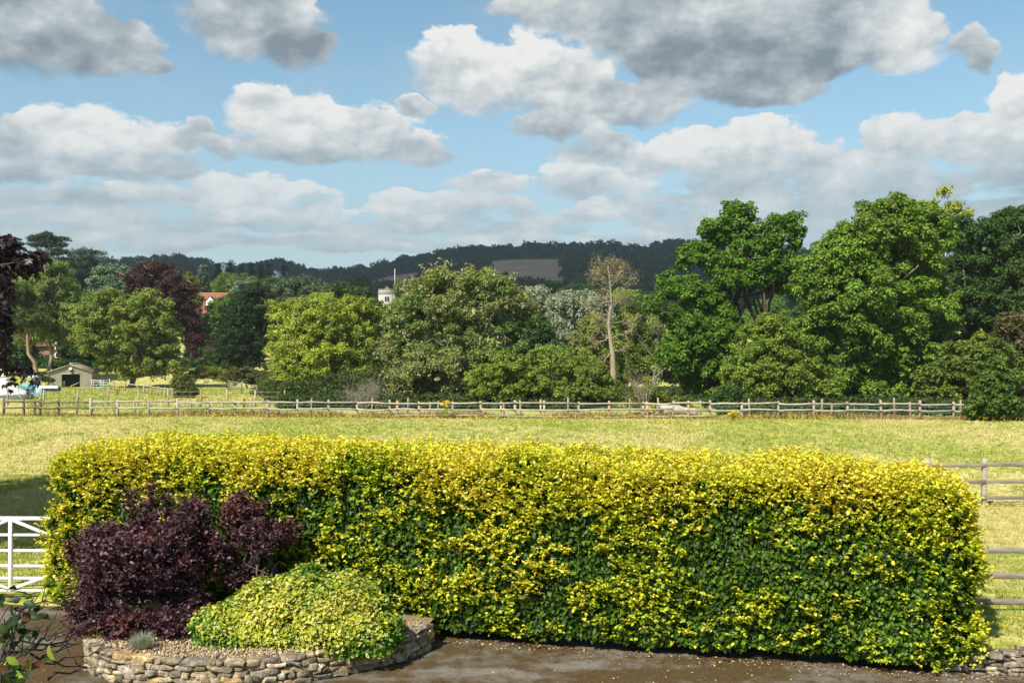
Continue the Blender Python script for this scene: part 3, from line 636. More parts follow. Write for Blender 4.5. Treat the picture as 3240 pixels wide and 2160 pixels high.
def stone_wall(path, hfun, z0, label, seed, warm, thick=.24):
    rng = np.random.default_rng(seed); Q = spline(path, 400); ds = np.linalg.norm(np.diff(Q, axis=0), axis=1); s = np.concatenate([[0], np.cumsum(ds)]); Ln = s[-1]
    O = np.array([Q[200, 0], Q[200, 1], 0]); root = empty('stone_wall', O, label, 'wall')
    def pos(u): return np.array([np.interp(u, s, Q[:, 0]), np.interp(u, s, Q[:, 1])])
    def tan(u): d = pos(min(u + .05, Ln)) - pos(max(u - .05, 0)); return d / np.linalg.norm(d)
    Vs, Fs, Cs, k = [], [], [], 0
    pal = [(.30, .255, .18), (.24, .20, .15), (.34, .29, .20), (.19, .165, .135), (.36, .27, .15), (.25, .23, .20)] if warm else [(.24, .21, .17), (.17, .15, .125), (.28, .25, .2), (.13, .115, .10)]
    ncourse = 5; zc = np.cumsum([0, .085, .08, .09, .075, .075])
    for ci in range(ncourse):
        u = rng.uniform(-.15, 0)
        while u < Ln:
            l = rng.uniform(.10, .30) if rng.random() < .8 else rng.uniform(.28, .40); uc = u + l / 2
            H = hfun(min(max(uc, 0), Ln)); hc = H / zc[-1]; z = z0 + zc[ci] * hc; h = (zc[ci + 1] - zc[ci]) * hc
            if ci < ncourse - 1 and rng.random() < .22: h *= 1.7
            if 0 < uc < Ln:
                p = pos(uc); t = tan(uc); nrm = np.array([t[1], -t[0]])
                v = STV.copy(); v *= np.array([l * .97, thick * rng.uniform(.85, 1.1), h * rng.uniform(.86, 1.08)])
                v += (np.stack([fbm(v * 11 + rng.uniform(0, 99), 4, q) for q in (1, 2, 3)], 1) - .5) * np.array([.11, .12, .085])
                a = rng.normal() * .08; ca, sa = math.cos(a), math.sin(a); v = np.stack([v[:, 0] * ca - v[:, 2] * sa, v[:, 1], v[:, 0] * sa + v[:, 2] * ca], 1)
                w = np.stack([p[0] + v[:, 0] * t[0] + (v[:, 1] - rng.uniform(-.015, .025)) * nrm[0], p[1] + v[:, 0] * t[1] + (v[:, 1]) * nrm[1], z + h / 2 + v[:, 2]], 1)
                Vs.append(w - O); Fs.append(STF + k); k += len(v)
                c = np.array(pal[rng.integers(len(pal))]) * rng.uniform(.8, 1.55); Cs.append(np.tile(c, (len(v), 1)))
            u += l * .96
    link('stones', mesh_np('stones', np.concatenate(Vs), [np.concatenate(Fs)], np.concatenate(Cs), True), M['stone'], root)
    mb = MB(); V = []; n = 120
    for i in range(n):
        u = Ln * i / (n - 1); p = pos(u); t = tan(u); nrm = np.array([t[1], -t[0]]); H = hfun(u)
        for (o, zz) in ((.060, z0 - .05), (.050, z0 + H - .03), (-.10, z0 + H - .02), (-.10, z0 - .05)): V.append((p[0] + nrm[0] * o - O[0], p[1] + nrm[1] * o - O[1], zz))
    mb.add(V, [(i * 4 + j, i * 4 + (j + 1) % 4, i * 4 + 4 + (j + 1) % 4, i * 4 + 4 + j) for i in range(n - 1) for j in range(4)]); mb.build('mortar', M['mortar'], root)
    return root
stone_wall(WALL, lambda u: .40, 0, 'low curved rubble stone wall holding up the planted gravel bed', 3, True)
stone_wall([(6.15, 14.28), (6.7, 14.08), (7.4, 14.0), (8.4, 14.02), (9.8, 13.9)], lambda u: .20 + .2 * min(1, u / 1.4), 0, 'low dark stone kerb wall under the grass at the hedge right end', 4, False, .3)

def build_bed():
    Q = spline(WALL, 60); inner = []
    bk = [(x, hedge_y(x) + .1) for x in np.linspace(-1.2, -6.6, 20)]
    cen = np.array([-3.6, 14.7]); out = np.concatenate([Q, bk]); V = []; rings = 24
    for r in range(rings + 1):
        f = r / rings; P = cen + (out - cen) * f; P = P + 0 * P
        z = .355 + .05 * (1 - f) + .02 * (fbm(np.stack([P[:, 0] * 4, P[:, 1] * 4, 0 * P[:, 0]], 1), 3, 6) - .5); V.append(np.stack([P[:, 0], P[:, 1], z], 1))
    V = np.concatenate(V); n = len(out); F = np.array([(r * n + i, r * n + (i + 1) % n, (r + 1) * n + (i + 1) % n, (r + 1) * n + i) for r in range(rings) for i in range(n)])
    o = link('bed_soil', mesh_np('bed_soil', V, [F], None, True), ramp_mat('bed_soil', [(.3, (.10, .07, .04)), (.7, (.26, .19, .11))], 30, 6, .95, .6, 50, .01)); cset(o, kind='structure')
    rng = np.random.default_rng(8); k = 5200; a = rng.uniform(0, len(Q) - 1.01, k); a0 = a.astype(int); Qa = Q[a0] + (Q[a0 + 1] - Q[a0]) * (a - a0)[:, None]; f = rng.random(k) ** .5
    P2 = cen + (Qa - cen) * (.35 + .62 * f)[:, None]; ok = P2[:, 1] < hedge_y(P2[:, 0]) - .1; P2 = P2[ok]; k = len(P2)
    sv = np.array([(1,0,0),(-1,0,0),(0,1,0),(0,-1,0),(0,0,1),(0,0,-1.)]); sf = np.array([(0,2,4),(2,1,4),(1,3,4),(3,0,4),(2,0,5),(1,2,5),(3,1,5),(0,3,5)])
    s = rng.uniform(.008, .024, (k, 1)); ax = rng.uniform(.7, 1.3, (k, 3)); V = np.stack([P2[:, 0], P2[:, 1], np.full(k, .40) + rng.uniform(-.01, .012, k)], 1)[:, None] + (sv[None] * ax[:, None] * s[:, None]) + rng.normal(size=(k, 6, 3)) * .003
    F = (np.arange(k) * 6)[:, None, None] + sf[None]
    c = pick(rng, k, [((.34, .25, .14), 3), ((.26, .18, .10), 3), ((.46, .38, .27), 2), ((.18, .13, .085), 3)], .2)
    o = link('gravel', mesh_np('gravel', V.reshape(-1, 3), [F.reshape(-1, 3)], np.repeat(c[:, None], 6, 1).reshape(-1, 3)), ramp_mat('gravel_stone', [(.3, (.85, .85, .85)), (.7, (1.1, 1.1, 1.1))], 40, 3, .9, attr=True)); cset(o, kind='stuff')
build_bed()

def ell_points(rng, n, lobes, shell=.75, lo=-.4):
    return clumps_in(rng, lobes, n, shell, lo)
def build_smoke(px, d, base, lobes, label, seed, nsh, stems, tall=()):
    rng = np.random.default_rng(seed); O = np.array([(base - CX) / FD * d, d, .38]); root = empty('smoke_bush', O, label, 'shrub')
    Lb = [(*(at(a, b, d + dd) - O), rx / FD * d, ry_ / FD * d * .9, ry_ / FD * d) for (a, b, rx, ry_, dd) in lobes]
    B, i = ell_points(rng, nsh, Lb, .55, -.6); cen = np.array(Lb)[i, :3]
    bul = (fbm(B * 2.2, 3, seed) - .5)[:, None]; B = B + unit(B - cen) * (bul * 1.35 + .15 * (rng.random((len(B), 1)) < .12))
    B = B[B[:, 2] > .02]; n = len(B); cen = np.mean(np.array(Lb)[:, :3], 0)
    Dv = unit(B - cen) * .8 + np.array([0, 0, .5]) + rng.normal(size=(n, 3)) * .4
    kind = fbm(B * 1.8, 3, seed + 1)
    cs = [np.array([.048, .022, .029]), np.array([.075, .034, .041]), np.array([.14, .042, .028])]
    def colf(idx, tip, k):
        t = np.clip((kind[idx] - .45) * 3 + rng.normal(size=k) * .25, 0, 1)[:, None]
        c = cs[0] + (cs[1] - cs[0]) * rng.random((k, 1)); c = c + (cs[2] - c) * np.clip(t * 1.2 - .35, 0, .9); return c * (1 + .25 * rng.uniform(-1, 1, (k, 1)))
    B0, D0 = [B], [Dv]
    for (a, b) in tall:
        a = at(*a) - O; b = at(*b) - O; nn = 44; t = rng.random(nn)[:, None]; B0.append(a + (b - a) * t); D0.append(unit(b - a) + rng.normal(size=(nn, 3)) * .7)
    B2, D2 = np.concatenate(B0), np.concatenate(D0); kind = np.concatenate([kind, np.full(len(B2) - len(B), .45)])
    shoots_mesh('leaves', rng, B2, D2, 9, .026, .072, .055, colf, 'round', 'purple', root, 0, 1.0, .45)
    mb = MB()
    for (a, b) in stems:
        a = np.array(a, float); b = np.array(b, float); mb.tube(bent(rng, a, b, 6, .12), .03 * np.linspace(1.1, .5, 6), 6)
        for q in range(7):
            t = B[rng.integers(n)]; c = a + (b - a) * rng.uniform(.5, 1); mb.tube(bent(rng, c, t, 5, .12), .010 * np.linspace(1, .3, 5), 4)
    for (a, b) in tall:
        a = at(*a) - O; b = at(*b) - O; mb.tube(bent(rng, a, b, 5, .05), .008 * np.linspace(1, .4, 5), 4)
    mb.build('stems', M['bark'], root, True)
build_smoke(0, 15.4, 330, [(330,1335,115,105,0),(265,1295,55,60,.1),(400,1275,52,58,.2),(440,1215,22,35,.3),(340,1225,40,32,.2),(235,1385,38,45,-.3),(330,1425,110,32,-.6),(425,1390,36,48,-.3),(205,1425,30,26,-.2),(260,1440,50,18,-.8),(350,1448,70,18,-.95)],
            'large dark purple smoke bush at the left end of the gravel bed', 5, 5200, [((0, 0, -.1), (.1, .1, .8)), ((.7, .25, -.1), (.75, .3, .95)), ((-.4, .1, -.1), (-.6, 0, .7))],
            [((345, 1230, 15.7), (352, 1118, 15.9)), ((310, 1230, 15.7), (298, 1135, 15.9)), ((430, 1230, 15.8), (450, 1150, 15.9)), ((260, 1260, 15.6), (255, 1210, 15.7)), ((185, 1300, 15.4), (165, 1262, 15.5)), ((390,1230,15.8),(385,1152,15.9))])
build_smoke(0, 15.75, 590, [(590,1232,48,36,0),(638,1245,28,25,.0),(548,1210,26,34,.1),(582,1192,26,25,.2),(518,1272,18,18,0),(560,1318,38,12,.1)],
            'smaller purple smoke bush on bare stems behind the variegated mound', 6, 1500, [((.05, 0, -.1), (0, .05, .8)), ((-.35, .05, -.1), (-.4, .1, .75)), ((.2, .1, -.1), (.3, .1, .8))],
            [((560, 1200, 15.9), (555, 1145, 15.9)), ((500, 1270, 15.8), (482, 1240, 15.8)), ((640,1235,15.8),(668,1215,15.8))])
def build_euonymus():
    rng = np.random.default_rng(12); O = np.array([-3.05, 14.55, .38]); root = empty('euonymus', O, 'rounded yellow and green variegated shrub spilling over the stone wall', 'shrub')
    Lb = [(.05, .1, .0, 1.35, .90, .86), (-.72, -.05, 0, .85, .70, .60), (.62, 0, 0, .85, .65, .64), (.15, -.12, .05, .95, .72, .72)]
    n = 15000; B, i = ell_points(rng, n, Lb, .93, -.25); cen = np.array(Lb)[i, :3]; G = unit((B - cen) / np.array(Lb)[i, 3:6] ** 1.5)
    q = np.min([(((B - np.array(l[:3])) / np.array(l[3:6])) ** 2).sum(1) for l in Lb], 0); B, G = B[q > .80], G[q > .80]
    n = len(B); B = B + G * ((fbm(B * 2.6, 3, 3) - .5) * .5)[:, None]; ok = B[:, 2] > -.12; B, G = B[ok], G[ok]; n = len(B)
    per = 4; idx = np.repeat(np.arange(n), per); k = len(idx)
    P = B[idx] + rng.normal(size=(k, 3)) * .022; N = G[idx] * .7 + np.array([0, 0, .35]) + rng.normal(size=(k, 3)) * .5; U = rng.normal(size=(k, 3)) + G[idx] * .4
    v = np.clip(fbm(B * 2.0, 2, 7)[idx] + rng.normal(size=k) * .18, 0, 1)
    gr = np.array([.042, .10, .010])[None] * rng.uniform(.6, 1.5, (k, 1)); yl = pick(rng, k, [((.50, .47, .05), 3), ((.58, .55, .17), 2), ((.36, .38, .025), 2)], .22)
    green_only = (v < .41)[:, None]; rim = np.where(green_only, gr * 1.6, yl); mid = np.where((v > .80)[:, None], yl * .75, gr * 1.5)
    col = np.repeat(rim[:, None], 7, 1); col[:, 0] = mid
    link('leaves', leaf_mesh('leaves', P, N, U, .060 * rng.uniform(.65, 1.2, k), .040, col, 'fan'), M['gloss'], root)
    m = 2500; B2, _ = ell_points(rng, m, Lb, .5, -.3); B2 = B2[B2[:, 2] > 0] * .88; m = len(B2)
    link('inner_leaves', leaf_mesh('inner_leaves', B2, rdir(rng, m), rdir(rng, m), .13, .09, pick(rng, m, [((.02, .05, .01), 1)]), 'ovate'), M['gloss'], root)
    mb = MB()
    for k in range(14):
        mb.tube(bent(rng, np.array([rng.uniform(-.6, .6), rng.uniform(-.2, .3), -.05]), B[rng.integers(len(B))] * .9, 5, .1), .012 * np.linspace(1, .3, 5), 5)
    mb.build('stems', M['bark'], root, True)
build_euonymus()
def build_fescue():
    rng = np.random.default_rng(3); O = np.array([(325 - CX) / FD * 13.85, 13.85, .385]); root = empty('fescue_tuft', O, 'small blue-grey grass tuft at the wall top by the purple bush', 'grass tuft')
    n = 900; a = rng.uniform(0, 2 * math.pi, n); t = rng.uniform(.05, 1.25, n); d = np.stack([np.cos(a) * np.sin(t), np.sin(a) * np.sin(t), np.cos(t)], 1)
    P = np.stack([np.cos(a), np.sin(a), 0 * a], 1) * rng.uniform(0, .06, (n, 1)); N = np.cross(d, np.cross(d, np.array([0, 0, 1.]))) * -1 + rng.normal(size=(n, 3)) * .1
    link('blades', leaf_mesh('blades', P, N, d, rng.uniform(.14, .30, n), .006, pick(rng, n, [((.25, .32, .28), 3), ((.33, .35, .25), 2), ((.40, .33, .20), 1.5)]), 'blade'), M['straw'], root)
build_fescue()
def build_sedum():
    rng = np.random.default_rng(4); O = np.array([(225 - CX) / FD * 14.6, 14.6, .38]); root = empty('sedum_clump', O, 'low reddish green creeping plant on the wall left corner', 'plant')
    B, i = ell_points(rng, 1500, [(0, 0, .02, .30, .28, .14), (-.25, .25, 0, .22, .25, .12)], .7, 0); k = len(B)
    link('leaves', leaf_mesh('leaves', B, rng.normal(size=(k, 3)) + np.array([0, 0, 1]), rng.normal(size=(k, 3)), .035, .022, pick(rng, k, [((.13, .12, .035), 3), ((.20, .16, .05), 2), ((.22, .05, .03), 1.2), ((.08, .10, .03), 2)], .3), 'round'), M['leaf'], root)
build_sedum()

# ------------------------------------------------------------------ gate, near fences
def build_gate():
    d = 18.4; x0 = (26 - CX) / FD * d; z0 = float(gz(x0, d)); O = np.array([x0, d, z0]); root = empty('field_gate', O, 'white five-barred field gate at the left end of the hedge', 'gate')
    zs = [(4.5 - (p - HY) / FD * d) - z0 for p in (1189, 1227, 1263, 1298, 1326, 1354)]; hx = 1.83
    rng = np.random.default_rng(1)
    for k, z in enumerate(zs):
        w = .07 if k == 0 else .05
        MB().beam((-hx, 0, z), (hx, 0, z - .015), .05, w).build('bar', M['white'], root, bevel=.012)
    MB().beam((0, -.032, zs[-1] - .03), (.0, -.032, zs[0]), .065, .05).build('upright', M['white'], root, bevel=.01)
    for s in (-1, 1):
        MB().beam((0.03 * s, -.034, zs[0] - .03), (1.15 * s, -.034, zs[1] - .18), .045, .055).build('brace', M['white'], root, bevel=.01)
        MB().beam((0.03 * s, -.036, zs[-1] + .03), (1.4 * s, -.036, zs[3] + .06), .045, .055).build('brace', M['white'], root, bevel=.01)
        MB().beam((hx * s, 0, zs[-1] - .06), (hx * s, 0, zs[0] + .06), .07, .07).build('stile', M['white'], root, bevel=.012)
build_gate()
def plank(p, q, w, h, rng, parent, O, name='rail', tone=None, seg=8, sag=.01, bevel=.006):
    """weathered board with slight waviness"""
    p = np.asarray(p, float) - O; q = np.asarray(q, float) - O; d = q - p; ln = np.linalg.norm(d); d /= ln; up = np.array([0, 0, 1.]); r = np.cross(d, up); r /= np.linalg.norm(r); up = np.cross(r, d)
    t = np.linspace(0, 1, seg); V = []; a0 = rng.normal() * sag; ph = rng.uniform(0, 6)
    for u in t:
        c = p + d * ln * u + up * (a0 * math.sin(u * 3.14) + sag * .4 * math.sin(u * 7 + ph)) + r * sag * .5 * math.sin(u * 5 + ph)
        hh = h * (1 + .05 * math.sin(u * 9 + ph)); V += [c + r * i * w / 2 + up * j * hh / 2 for (i, j) in ((-1,-1),(1,-1),(1,1),(-1,1))]
    F = [(i * 4 + j, i * 4 + (j + 1) % 4, i * 4 + 4 + (j + 1) % 4, i * 4 + 4 + j) for i in range(seg - 1) for j in range(4)] + [(3, 2, 1, 0), tuple((seg - 1) * 4 + j for j in range(4))]
    c = tone if tone is not None else np.ones(3) * rng.uniform(.75, 1.15)
    o = MB().add(V, F, c).build(name, M['wood'], parent)
    if bevel: b = o.modifiers.new('bevel', 'BEVEL'); b.width = bevel; b.segments = 1; b.limit_method = 'ANGLE'; b.angle_limit = R(50)
    return o
def post(x, y, zt, w, rng, parent, O, tone=None, lean=.02, dp=None, slope=.03, bevel=.008):
    z0 = float(gz(x, y)) - .25; tx, ty = rng.normal() * lean, rng.normal() * lean; w2 = dp or w; mb = MB(); V = []
    for (zz, dx, dy) in ((z0, 0, 0), (zt, tx, ty)):
        for (i, j) in ((-1,-1),(1,-1),(1,1),(-1,1)): V.append((x + dx + i * w / 2 - O[0], y + dy + j * w2 / 2 - O[1], zz + (slope * (j > 0) if zz == zt else 0) - O[2]))
    mb.add(V, [(0,3,2,1),(4,5,6,7),(0,1,5,4),(1,2,6,5),(2,3,7,6),(3,0,4,7)], tone if tone is not None else np.ones(3) * rng.uniform(.75, 1.15))
    return mb.build('post', M['wood'], parent, bevel=bevel)
def near_fence(d, pxs, rails, ends, label, seed, topz, tone):
    rng = np.random.default_rng(seed); x0 = (pxs[0] - CX) / FD * d; O = np.array([x0, d, float(gz(x0, d))]); root = empty('rail_fence', O, label, 'fence')
    for px in pxs:
        x = (px - CX) / FD * d; post(x, d, topz, .12, rng, root, O, np.array([1.05, 1.0, .95]))
    xs = [ends[0]] + [(p - CX) / FD * d for p in pxs[1:-1]] + [ends[1]] if len(pxs) > 2 else list(ends)
    for z in rails:
        for a, b in zip(xs[:-1], xs[1:]): plank((a + .005, d - .085, z + rng.normal() * .01), (b - .005, d - .085, z + rng.normal() * .012), .035, .10, rng, root, O, tone=np.array(tone) * rng.uniform(.85, 1.15))
near_fence(27.0, (2130, 2260, 2610), (1.50, 1.06, .63), (11.1, 17.2), 'grey three-rail fence with a strapped post just beyond the hedge', 31, 1.66, (.62, .58, .56))
near_fence(16.2, (1960, 2560), (1.34, .91, .50), (5.6, 9.8), 'nearest weathered three-rail fence running into the hedge right end', 32, 1.45, (.62, .60, .56))

# ------------------------------------------------------------------ paddock fences
def fd(px): return 67.2 - 4.2 * px / 2352          # distance of the front paddock fence
def paddock():
    rng = np.random.default_rng(7); src = [12, 76, 109, 127, 186, 289, 373, 472, 562, 661, 744, 848, 940, 1040, 1130, 1233, 1258, 1327, 1431, 1523, 1584, 1630, 1711, 1723, 1830, 1928, 2036, 2050, 2128, 2178, 2246, 2347, 2462, 2574, 2684, 2788, 2910, 3017, 3218, 3330]
    tan_ = {1258, 1584, 1711, 1928, 2050, 2178}; dark = {12, 76, 109, 127, 186}
    pos = []
    for s in src:
        px = s / 1.37755; d = fd(px); pos.append((s, (px - CX) / FD * d, d))
    O = np.array([pos[0][1], pos[0][2], 0]); O[2] = float(gz(O[0], O[1])); root = empty('paddock_fence', O, 'long weathered two-rail fence across the far side of the meadow', 'fence')
    for (s, x, y) in pos:
        tone = np.array([1.25, .92, .62]) if s in tan_ else (np.array([.42, .36, .31]) if s in dark else np.array([1.05, .98, .88]) * rng.uniform(.75, 1.1))
        g = float(gz(x, y)); post(x, y, g + rng.uniform(1.05, 1.22), .17 if s in (848, 661, 1630, 289) else .13, rng, root, O, tone, .03, bevel=0)
    mains = [p for p in pos if p[0] not in tan_ and p[0] not in (109, 1723)]
    for a, b in zip(mains[:-1], mains[1:]):
        if a[0] == 3017: b = (0, a[1] + 1.75, a[2] - .05)
        for h in (.98, .56) + ((.16,) if 1200 < a[0] < 2150 else ()):
            tone = np.array([.40, .35, .30]) if a[0] < 190 else np.array([1.05, 1.02, .96]) * rng.uniform(.72, 1.12)
            za, zb = float(gz(a[1], a[2])) + h + rng.normal() * .02, float(gz(b[1], b[2])) + h + rng.normal() * .03
            plank((a[1], a[2] - .09, za), (b[1], b[2] - .09, zb), .05, .115, rng, root, O, tone=tone, seg=5, sag=.03, bevel=0)
paddock()
def wire_fence(name, label, pts, h, w, seed, wires, tone, mat='wire', cat='fence', wr=.009, hv=.08):
    rng = np.random.default_rng(seed); P = [((px - CX) / FD * d, d) for (px, d) in pts]; O = np.array([P[0][0], P[0][1], float(gz(*P[0]))]); root = empty(name, O, label, cat)
    T = []
    for (x, y) in P:
        zt = float(gz(x, y)) + h * (1 + rng.uniform(-hv, hv)); post(x, y, zt, w, rng, root, O, np.array(tone) * rng.uniform(.8, 1.15), .05, bevel=0); T.append(zt)
    for hh in wires:
        mb = MB()
        for (a, ta), (b, tb) in zip(zip(P[:-1], T[:-1]), zip(P[1:], T[1:])):
            p = np.array([a[0], a[1] - w * .6, float(gz(*a)) + hh]) - O; q = np.array([b[0], b[1] - w * .6, float(gz(*b)) + hh]) - O
            t = np.linspace(0, 1, 6)[:, None]; L_ = p + (q - p) * t; L_[:, 2] -= .05 * 4 * (t * (1 - t))[:, 0]; mb.tube(L_, wr, 4)
        mb.build('wire', M[mat], root)
    return root
M['wire'] = flat('galvanised_wire', (.34, .36, .34), .5)
M['tape'] = flat('teal_fence_tape', (.14, .32, .26), .6)
M['whitetape'] = flat('white_fence_tape', (.6, .62, .58), .6)
sx = lambda s: s / 1.37755
wire_fence('wire_fence', 'thin tall posts and wire fence behind the left half of the paddock fence', [(sx(s), 86 - .004 * s) for s in (-60, 25, 139, 246, 343, 438, 533, 635, 719, 808, 898)], 1.35, .11, 41, (1.22, .85, .45), (1.0, .92, .80))
wire_fence('tape_fence', 'leaning posts with teal tape close behind the paddock fence', [(sx(s), fd(sx(s)) + 1.6) for s in (242, 425, 602, 794, 984, 1176, 1290, 1357, 1385, 1595, 1648, 1797, 1991, 2085, 2217, 2373, 2600, 2630, 2831, 2880, 3038)], 1.12, .11, 42, (.75, .38), (.85, .72, .58), 'tape', wr=.008, hv=.22)
wire_fence('rail_strand_fence', 'short wire fence climbing beside the bramble hedge', [(sx(s), d) for (s, d) in ((615, 128), (718, 126), (722, 120), (765, 110), (812, 102), (850, 97))], 1.3, .10, 43, (1.2, .7), (.55, .45, .36), 'whitetape', wr=.014)
def shed_fence():
    rng = np.random.default_rng(9); pts = [(297, 131), (330, 127), (360, 123), (395, 119), (436, 112), (457, 110), (478, 107), (500, 104), (522, 101), (546, 98)]
    P = [((sx(s) - CX) / FD * d, d) for (s, d) in pts]; O = np.array([P[0][0], P[0][1], float(gz(*P[0]))]); root = empty('yard_fence', O, 'single rail fence running down from the shed corner', 'fence')
    for (x, y) in P: post(x, y, float(gz(x, y)) + 1.0, .12, rng, root, O, np.array([1.0, .85, .7]), .04, bevel=0)
    for a, b in zip(P[:-1], P[1:]): plank((a[0], a[1] - .08, float(gz(*a)) + .9), (b[0], b[1] - .08, float(gz(*b)) + .9), .05, .11, rng, root, O, tone=np.array([1.15, 1.0, .85]), seg=4, sag=.02, bevel=0)
shed_fence()
def metal_gate():
    d = 126; a = (sx(290) - CX) / FD * d; b = (sx(347) - CX) / FD * d; z = float(gz(a, d)); root = empty('metal_gate', (a, d, z), 'pale blue metal gate at the shed right corner', 'gate'); m = flat('pale_blue_metal', (.38, .50, .52), .4)
    w = b - a; mb = MB()
    for zz in (.25, .55, .85, 1.15): mb.tube([(0, 0, zz), (w, 0, zz)], .03, 6)
    mb.build('bars', m, root); mb = MB()
    for xx in (0, w / 2, w): mb.tube([(xx, -.02, .0), (xx, -.02, 1.3 if xx in (0, w) else 1.15)], .045, 6)
    mb.build('uprights', m, root); mb = MB(); mb.tube([(w / 2, -.05, .9), (w / 2 - .7, -.05, .25)], .025, 5); mb.tube([(w / 2, -.05, .9), (w / 2 + .7, -.05, .25)], .025, 5); mb.build('braces', m, root)
metal_gate()

# ------------------------------------------------------------------ buildings and camp
def gable(mb_wall, w, dp, he, hr, open_front=None):
    """walls of a gabled block, front at y=0, w wide, dp deep; open_front = (x0, x1, h) leaves a doorway"""
    x = w / 2
    if open_front:
        a, b, h = open_front
        V = [(-x,0,-.3),(a,0,-.3),(a,0,h),(-x,0,h),(b,0,-.3),(x,0,-.3),(x,0,h),(b,0,h),(x,0,he),(0,0,hr),(-x,0,he)]
        mb_wall.add(V, [(0,1,2,3),(4,5,6,7),(3,2,7,6,8,9,10)])
        # thickness of the doorway
        mb_wall.add([(a,0,-.3),(a,.12,-.3),(a,.12,h),(a,0,h),(b,0,-.3),(b,.12,-.3),(b,.12,h),(b,0,h)], [(0,1,2,3),(5,4,7,6),(3,2,6,7)])
    else: mb_wall.add([(-x,0,-1),(x,0,-1),(x,0,he),(0,0,hr),(-x,0,he)], [(0,1,2,3,4)])
    mb_wall.add([(-x,dp,-1),(x,dp,-1),(x,dp,he),(0,dp,hr),(-x,dp,he)], [(4,3,2,1,0)])
    mb_wall.add([(-x,0,-1),(-x,dp,-1),(-x,dp,he),(-x,0,he)], [(3,2,1,0)]); mb_wall.add([(x,0,-1),(x,dp,-1),(x,dp,he),(x,0,he)], [(0,1,2,3)])
def slab(mb, p, q, w0, w1, t, col=(1, 1, 1)):
    """roof slope: ridge edge p (y from w0 to w1) down to eave q, thickness t"""
    p = np.array(p, float); q = np.array(q, float); n = np.array([-(q - p)[2], 0, (q - p)[0]]); n /= np.linalg.norm(n); n = n if n[2] > 0 else -n
    V = [(*(a[[0]]), y, a[2]) for a in (p, q, q + n * t, p + n * t) for y in (w0, w1)]
    V = [(float(v[0]), float(v[1]), float(v[2])) for v in V]
    mb.add(V, [(0,2,3,1),(4,6,7,5),(0,1,7,6),(2,4,5,3),(0,6,4,2),(1,3,5,7)], col)
M['shedwall'] = ramp_mat('weatherboard', [(.3, (.27, .245, .21)), (.5, (.40, .37, .32)), (.7, (.52, .49, .44))], 4, 7, .9, 1.0, 8, .06, (.4, .4, 5), spec=.1, bands=('Z', 2.2))
M['mossroof'] = ramp_mat('mossy_roof', [(.3, (.10, .10, .035)), (.5, (.17, .13, .07)), (.7, (.24, .20, .14))], 2.5, 8, .95, .6, 6, .05)
M['dark'] = flat('dark_interior', (.012, .011, .010), .9)
def shed():
    d = 132; x = (163 - CX) / FD * d; z = float(gz(x, d)); root = empty('open_shed', (x, d, z), 'grey weatherboarded shed with mossy gable roof and open doorway', 'shed', rz=R(11))
    mb = MB(); gable(mb, 5.25, 5, 2.05, 2.98, (-1.15, 1.12, 1.72)); mb.build('wall', M['shedwall'], root)
    rf = MB(); slab(rf, (0, 0, 2.99), (-2.85, 0, 1.97), -.25, 5.2, .09); slab(rf, (0, 0, 2.99), (2.85, 0, 1.97), -.25, 5.2, .09); rf.build('roof', M['mossroof'], root)
    cp = MB(); cp.tube([(0, -.28, 3.09), (0, 5.2, 3.09)], .12, 6); cp.build('ridge_cap', flat('zinc_cap', (.38, .40, .40), .5), root)
    b = MB(); slab(b, (0, 0, 2.93), (-2.8, 0, 1.93), -.30, -.26, .12); slab(b, (0, 0, 2.93), (2.8, 0, 1.93), -.30, -.26, .12); b.build('bargeboard', M['shedwall'], root)
    f = MB(); f.box((0, .06, 1.76), (2.5, .16, .12)); f.build('lintel', M['wood'], root)
    p = MB(); p.beam((-.15, .2, .1), (1.0, .5, .62), .06, .12); p.build('loose_plank', M['wood'], root)
    q = MB(); q.box((-1.0, .3, .35), (.3, .1, .9)); q.build('board', M['wood'], root)
    lr = empty('flood_light', (x, d, z), 'white flood light with dark head under the shed gable', 'lamp', rz=R(11))
    w = MB(); w.box((0, -.13, 2.42), (.40, .22, .36)); w.build('housing', M['white'], lr, bevel=.03)
    w = MB(); w.box((.05, -.16, 2.15), (.34, .24, .16)); w.tube([(0, -.1, 2.25), (0, -.1, 2.15)], .04, 6); w.build('lamp_head', M['dark'], lr, bevel=.03)
shed()
def window(root, mat_f, mat_g, x, y, z, w, h, ny=2, name='window'):
    """frame with sill on a wall facing -y"""
    f = MB(); t = .09
    f.box((x, y - .03, z + h / 2), (w, .08, t)); f.box((x, y - .03, z - h / 2), (w + .15, .12, t))
    for s in (-1, 1): f.box((x + s * (w - t) / 2, y - .028, z), (t, .08, h - t))
    for k in range(1, ny): f.box((x - w / 2 + w * k / ny, y - .026, z), (.05, .06, h - t))
    o = f.build(name, mat_f, root); g = MB(); g.box((x, y - .006, z), (w - t, .02, h - t)); g.build('pane', mat_g, o); return o
M['tile'] = ramp_mat('red_clay_tile', [(.3, (.16, .065, .045)), (.7, (.31, .15, .10))], 2.2, 8, .9, 1, 9, .05, spec=.1, bands=('Z', 3.2))
M['browntile'] = ramp_mat('brown_tile', [(.3, (.10, .055, .038)), (.7, (.19, .11, .075))], 2.2, 8, .9, 1, 9, .05, spec=.1, bands=('Z', 3.2))
M['render'] = ramp_mat('pale_render', [(.3, (.55, .52, .45)), (.7, (.68, .65, .58))], 1.5, 6, .9)
M['glass'] = flat('window_glass', (.03, .035, .04), .08)
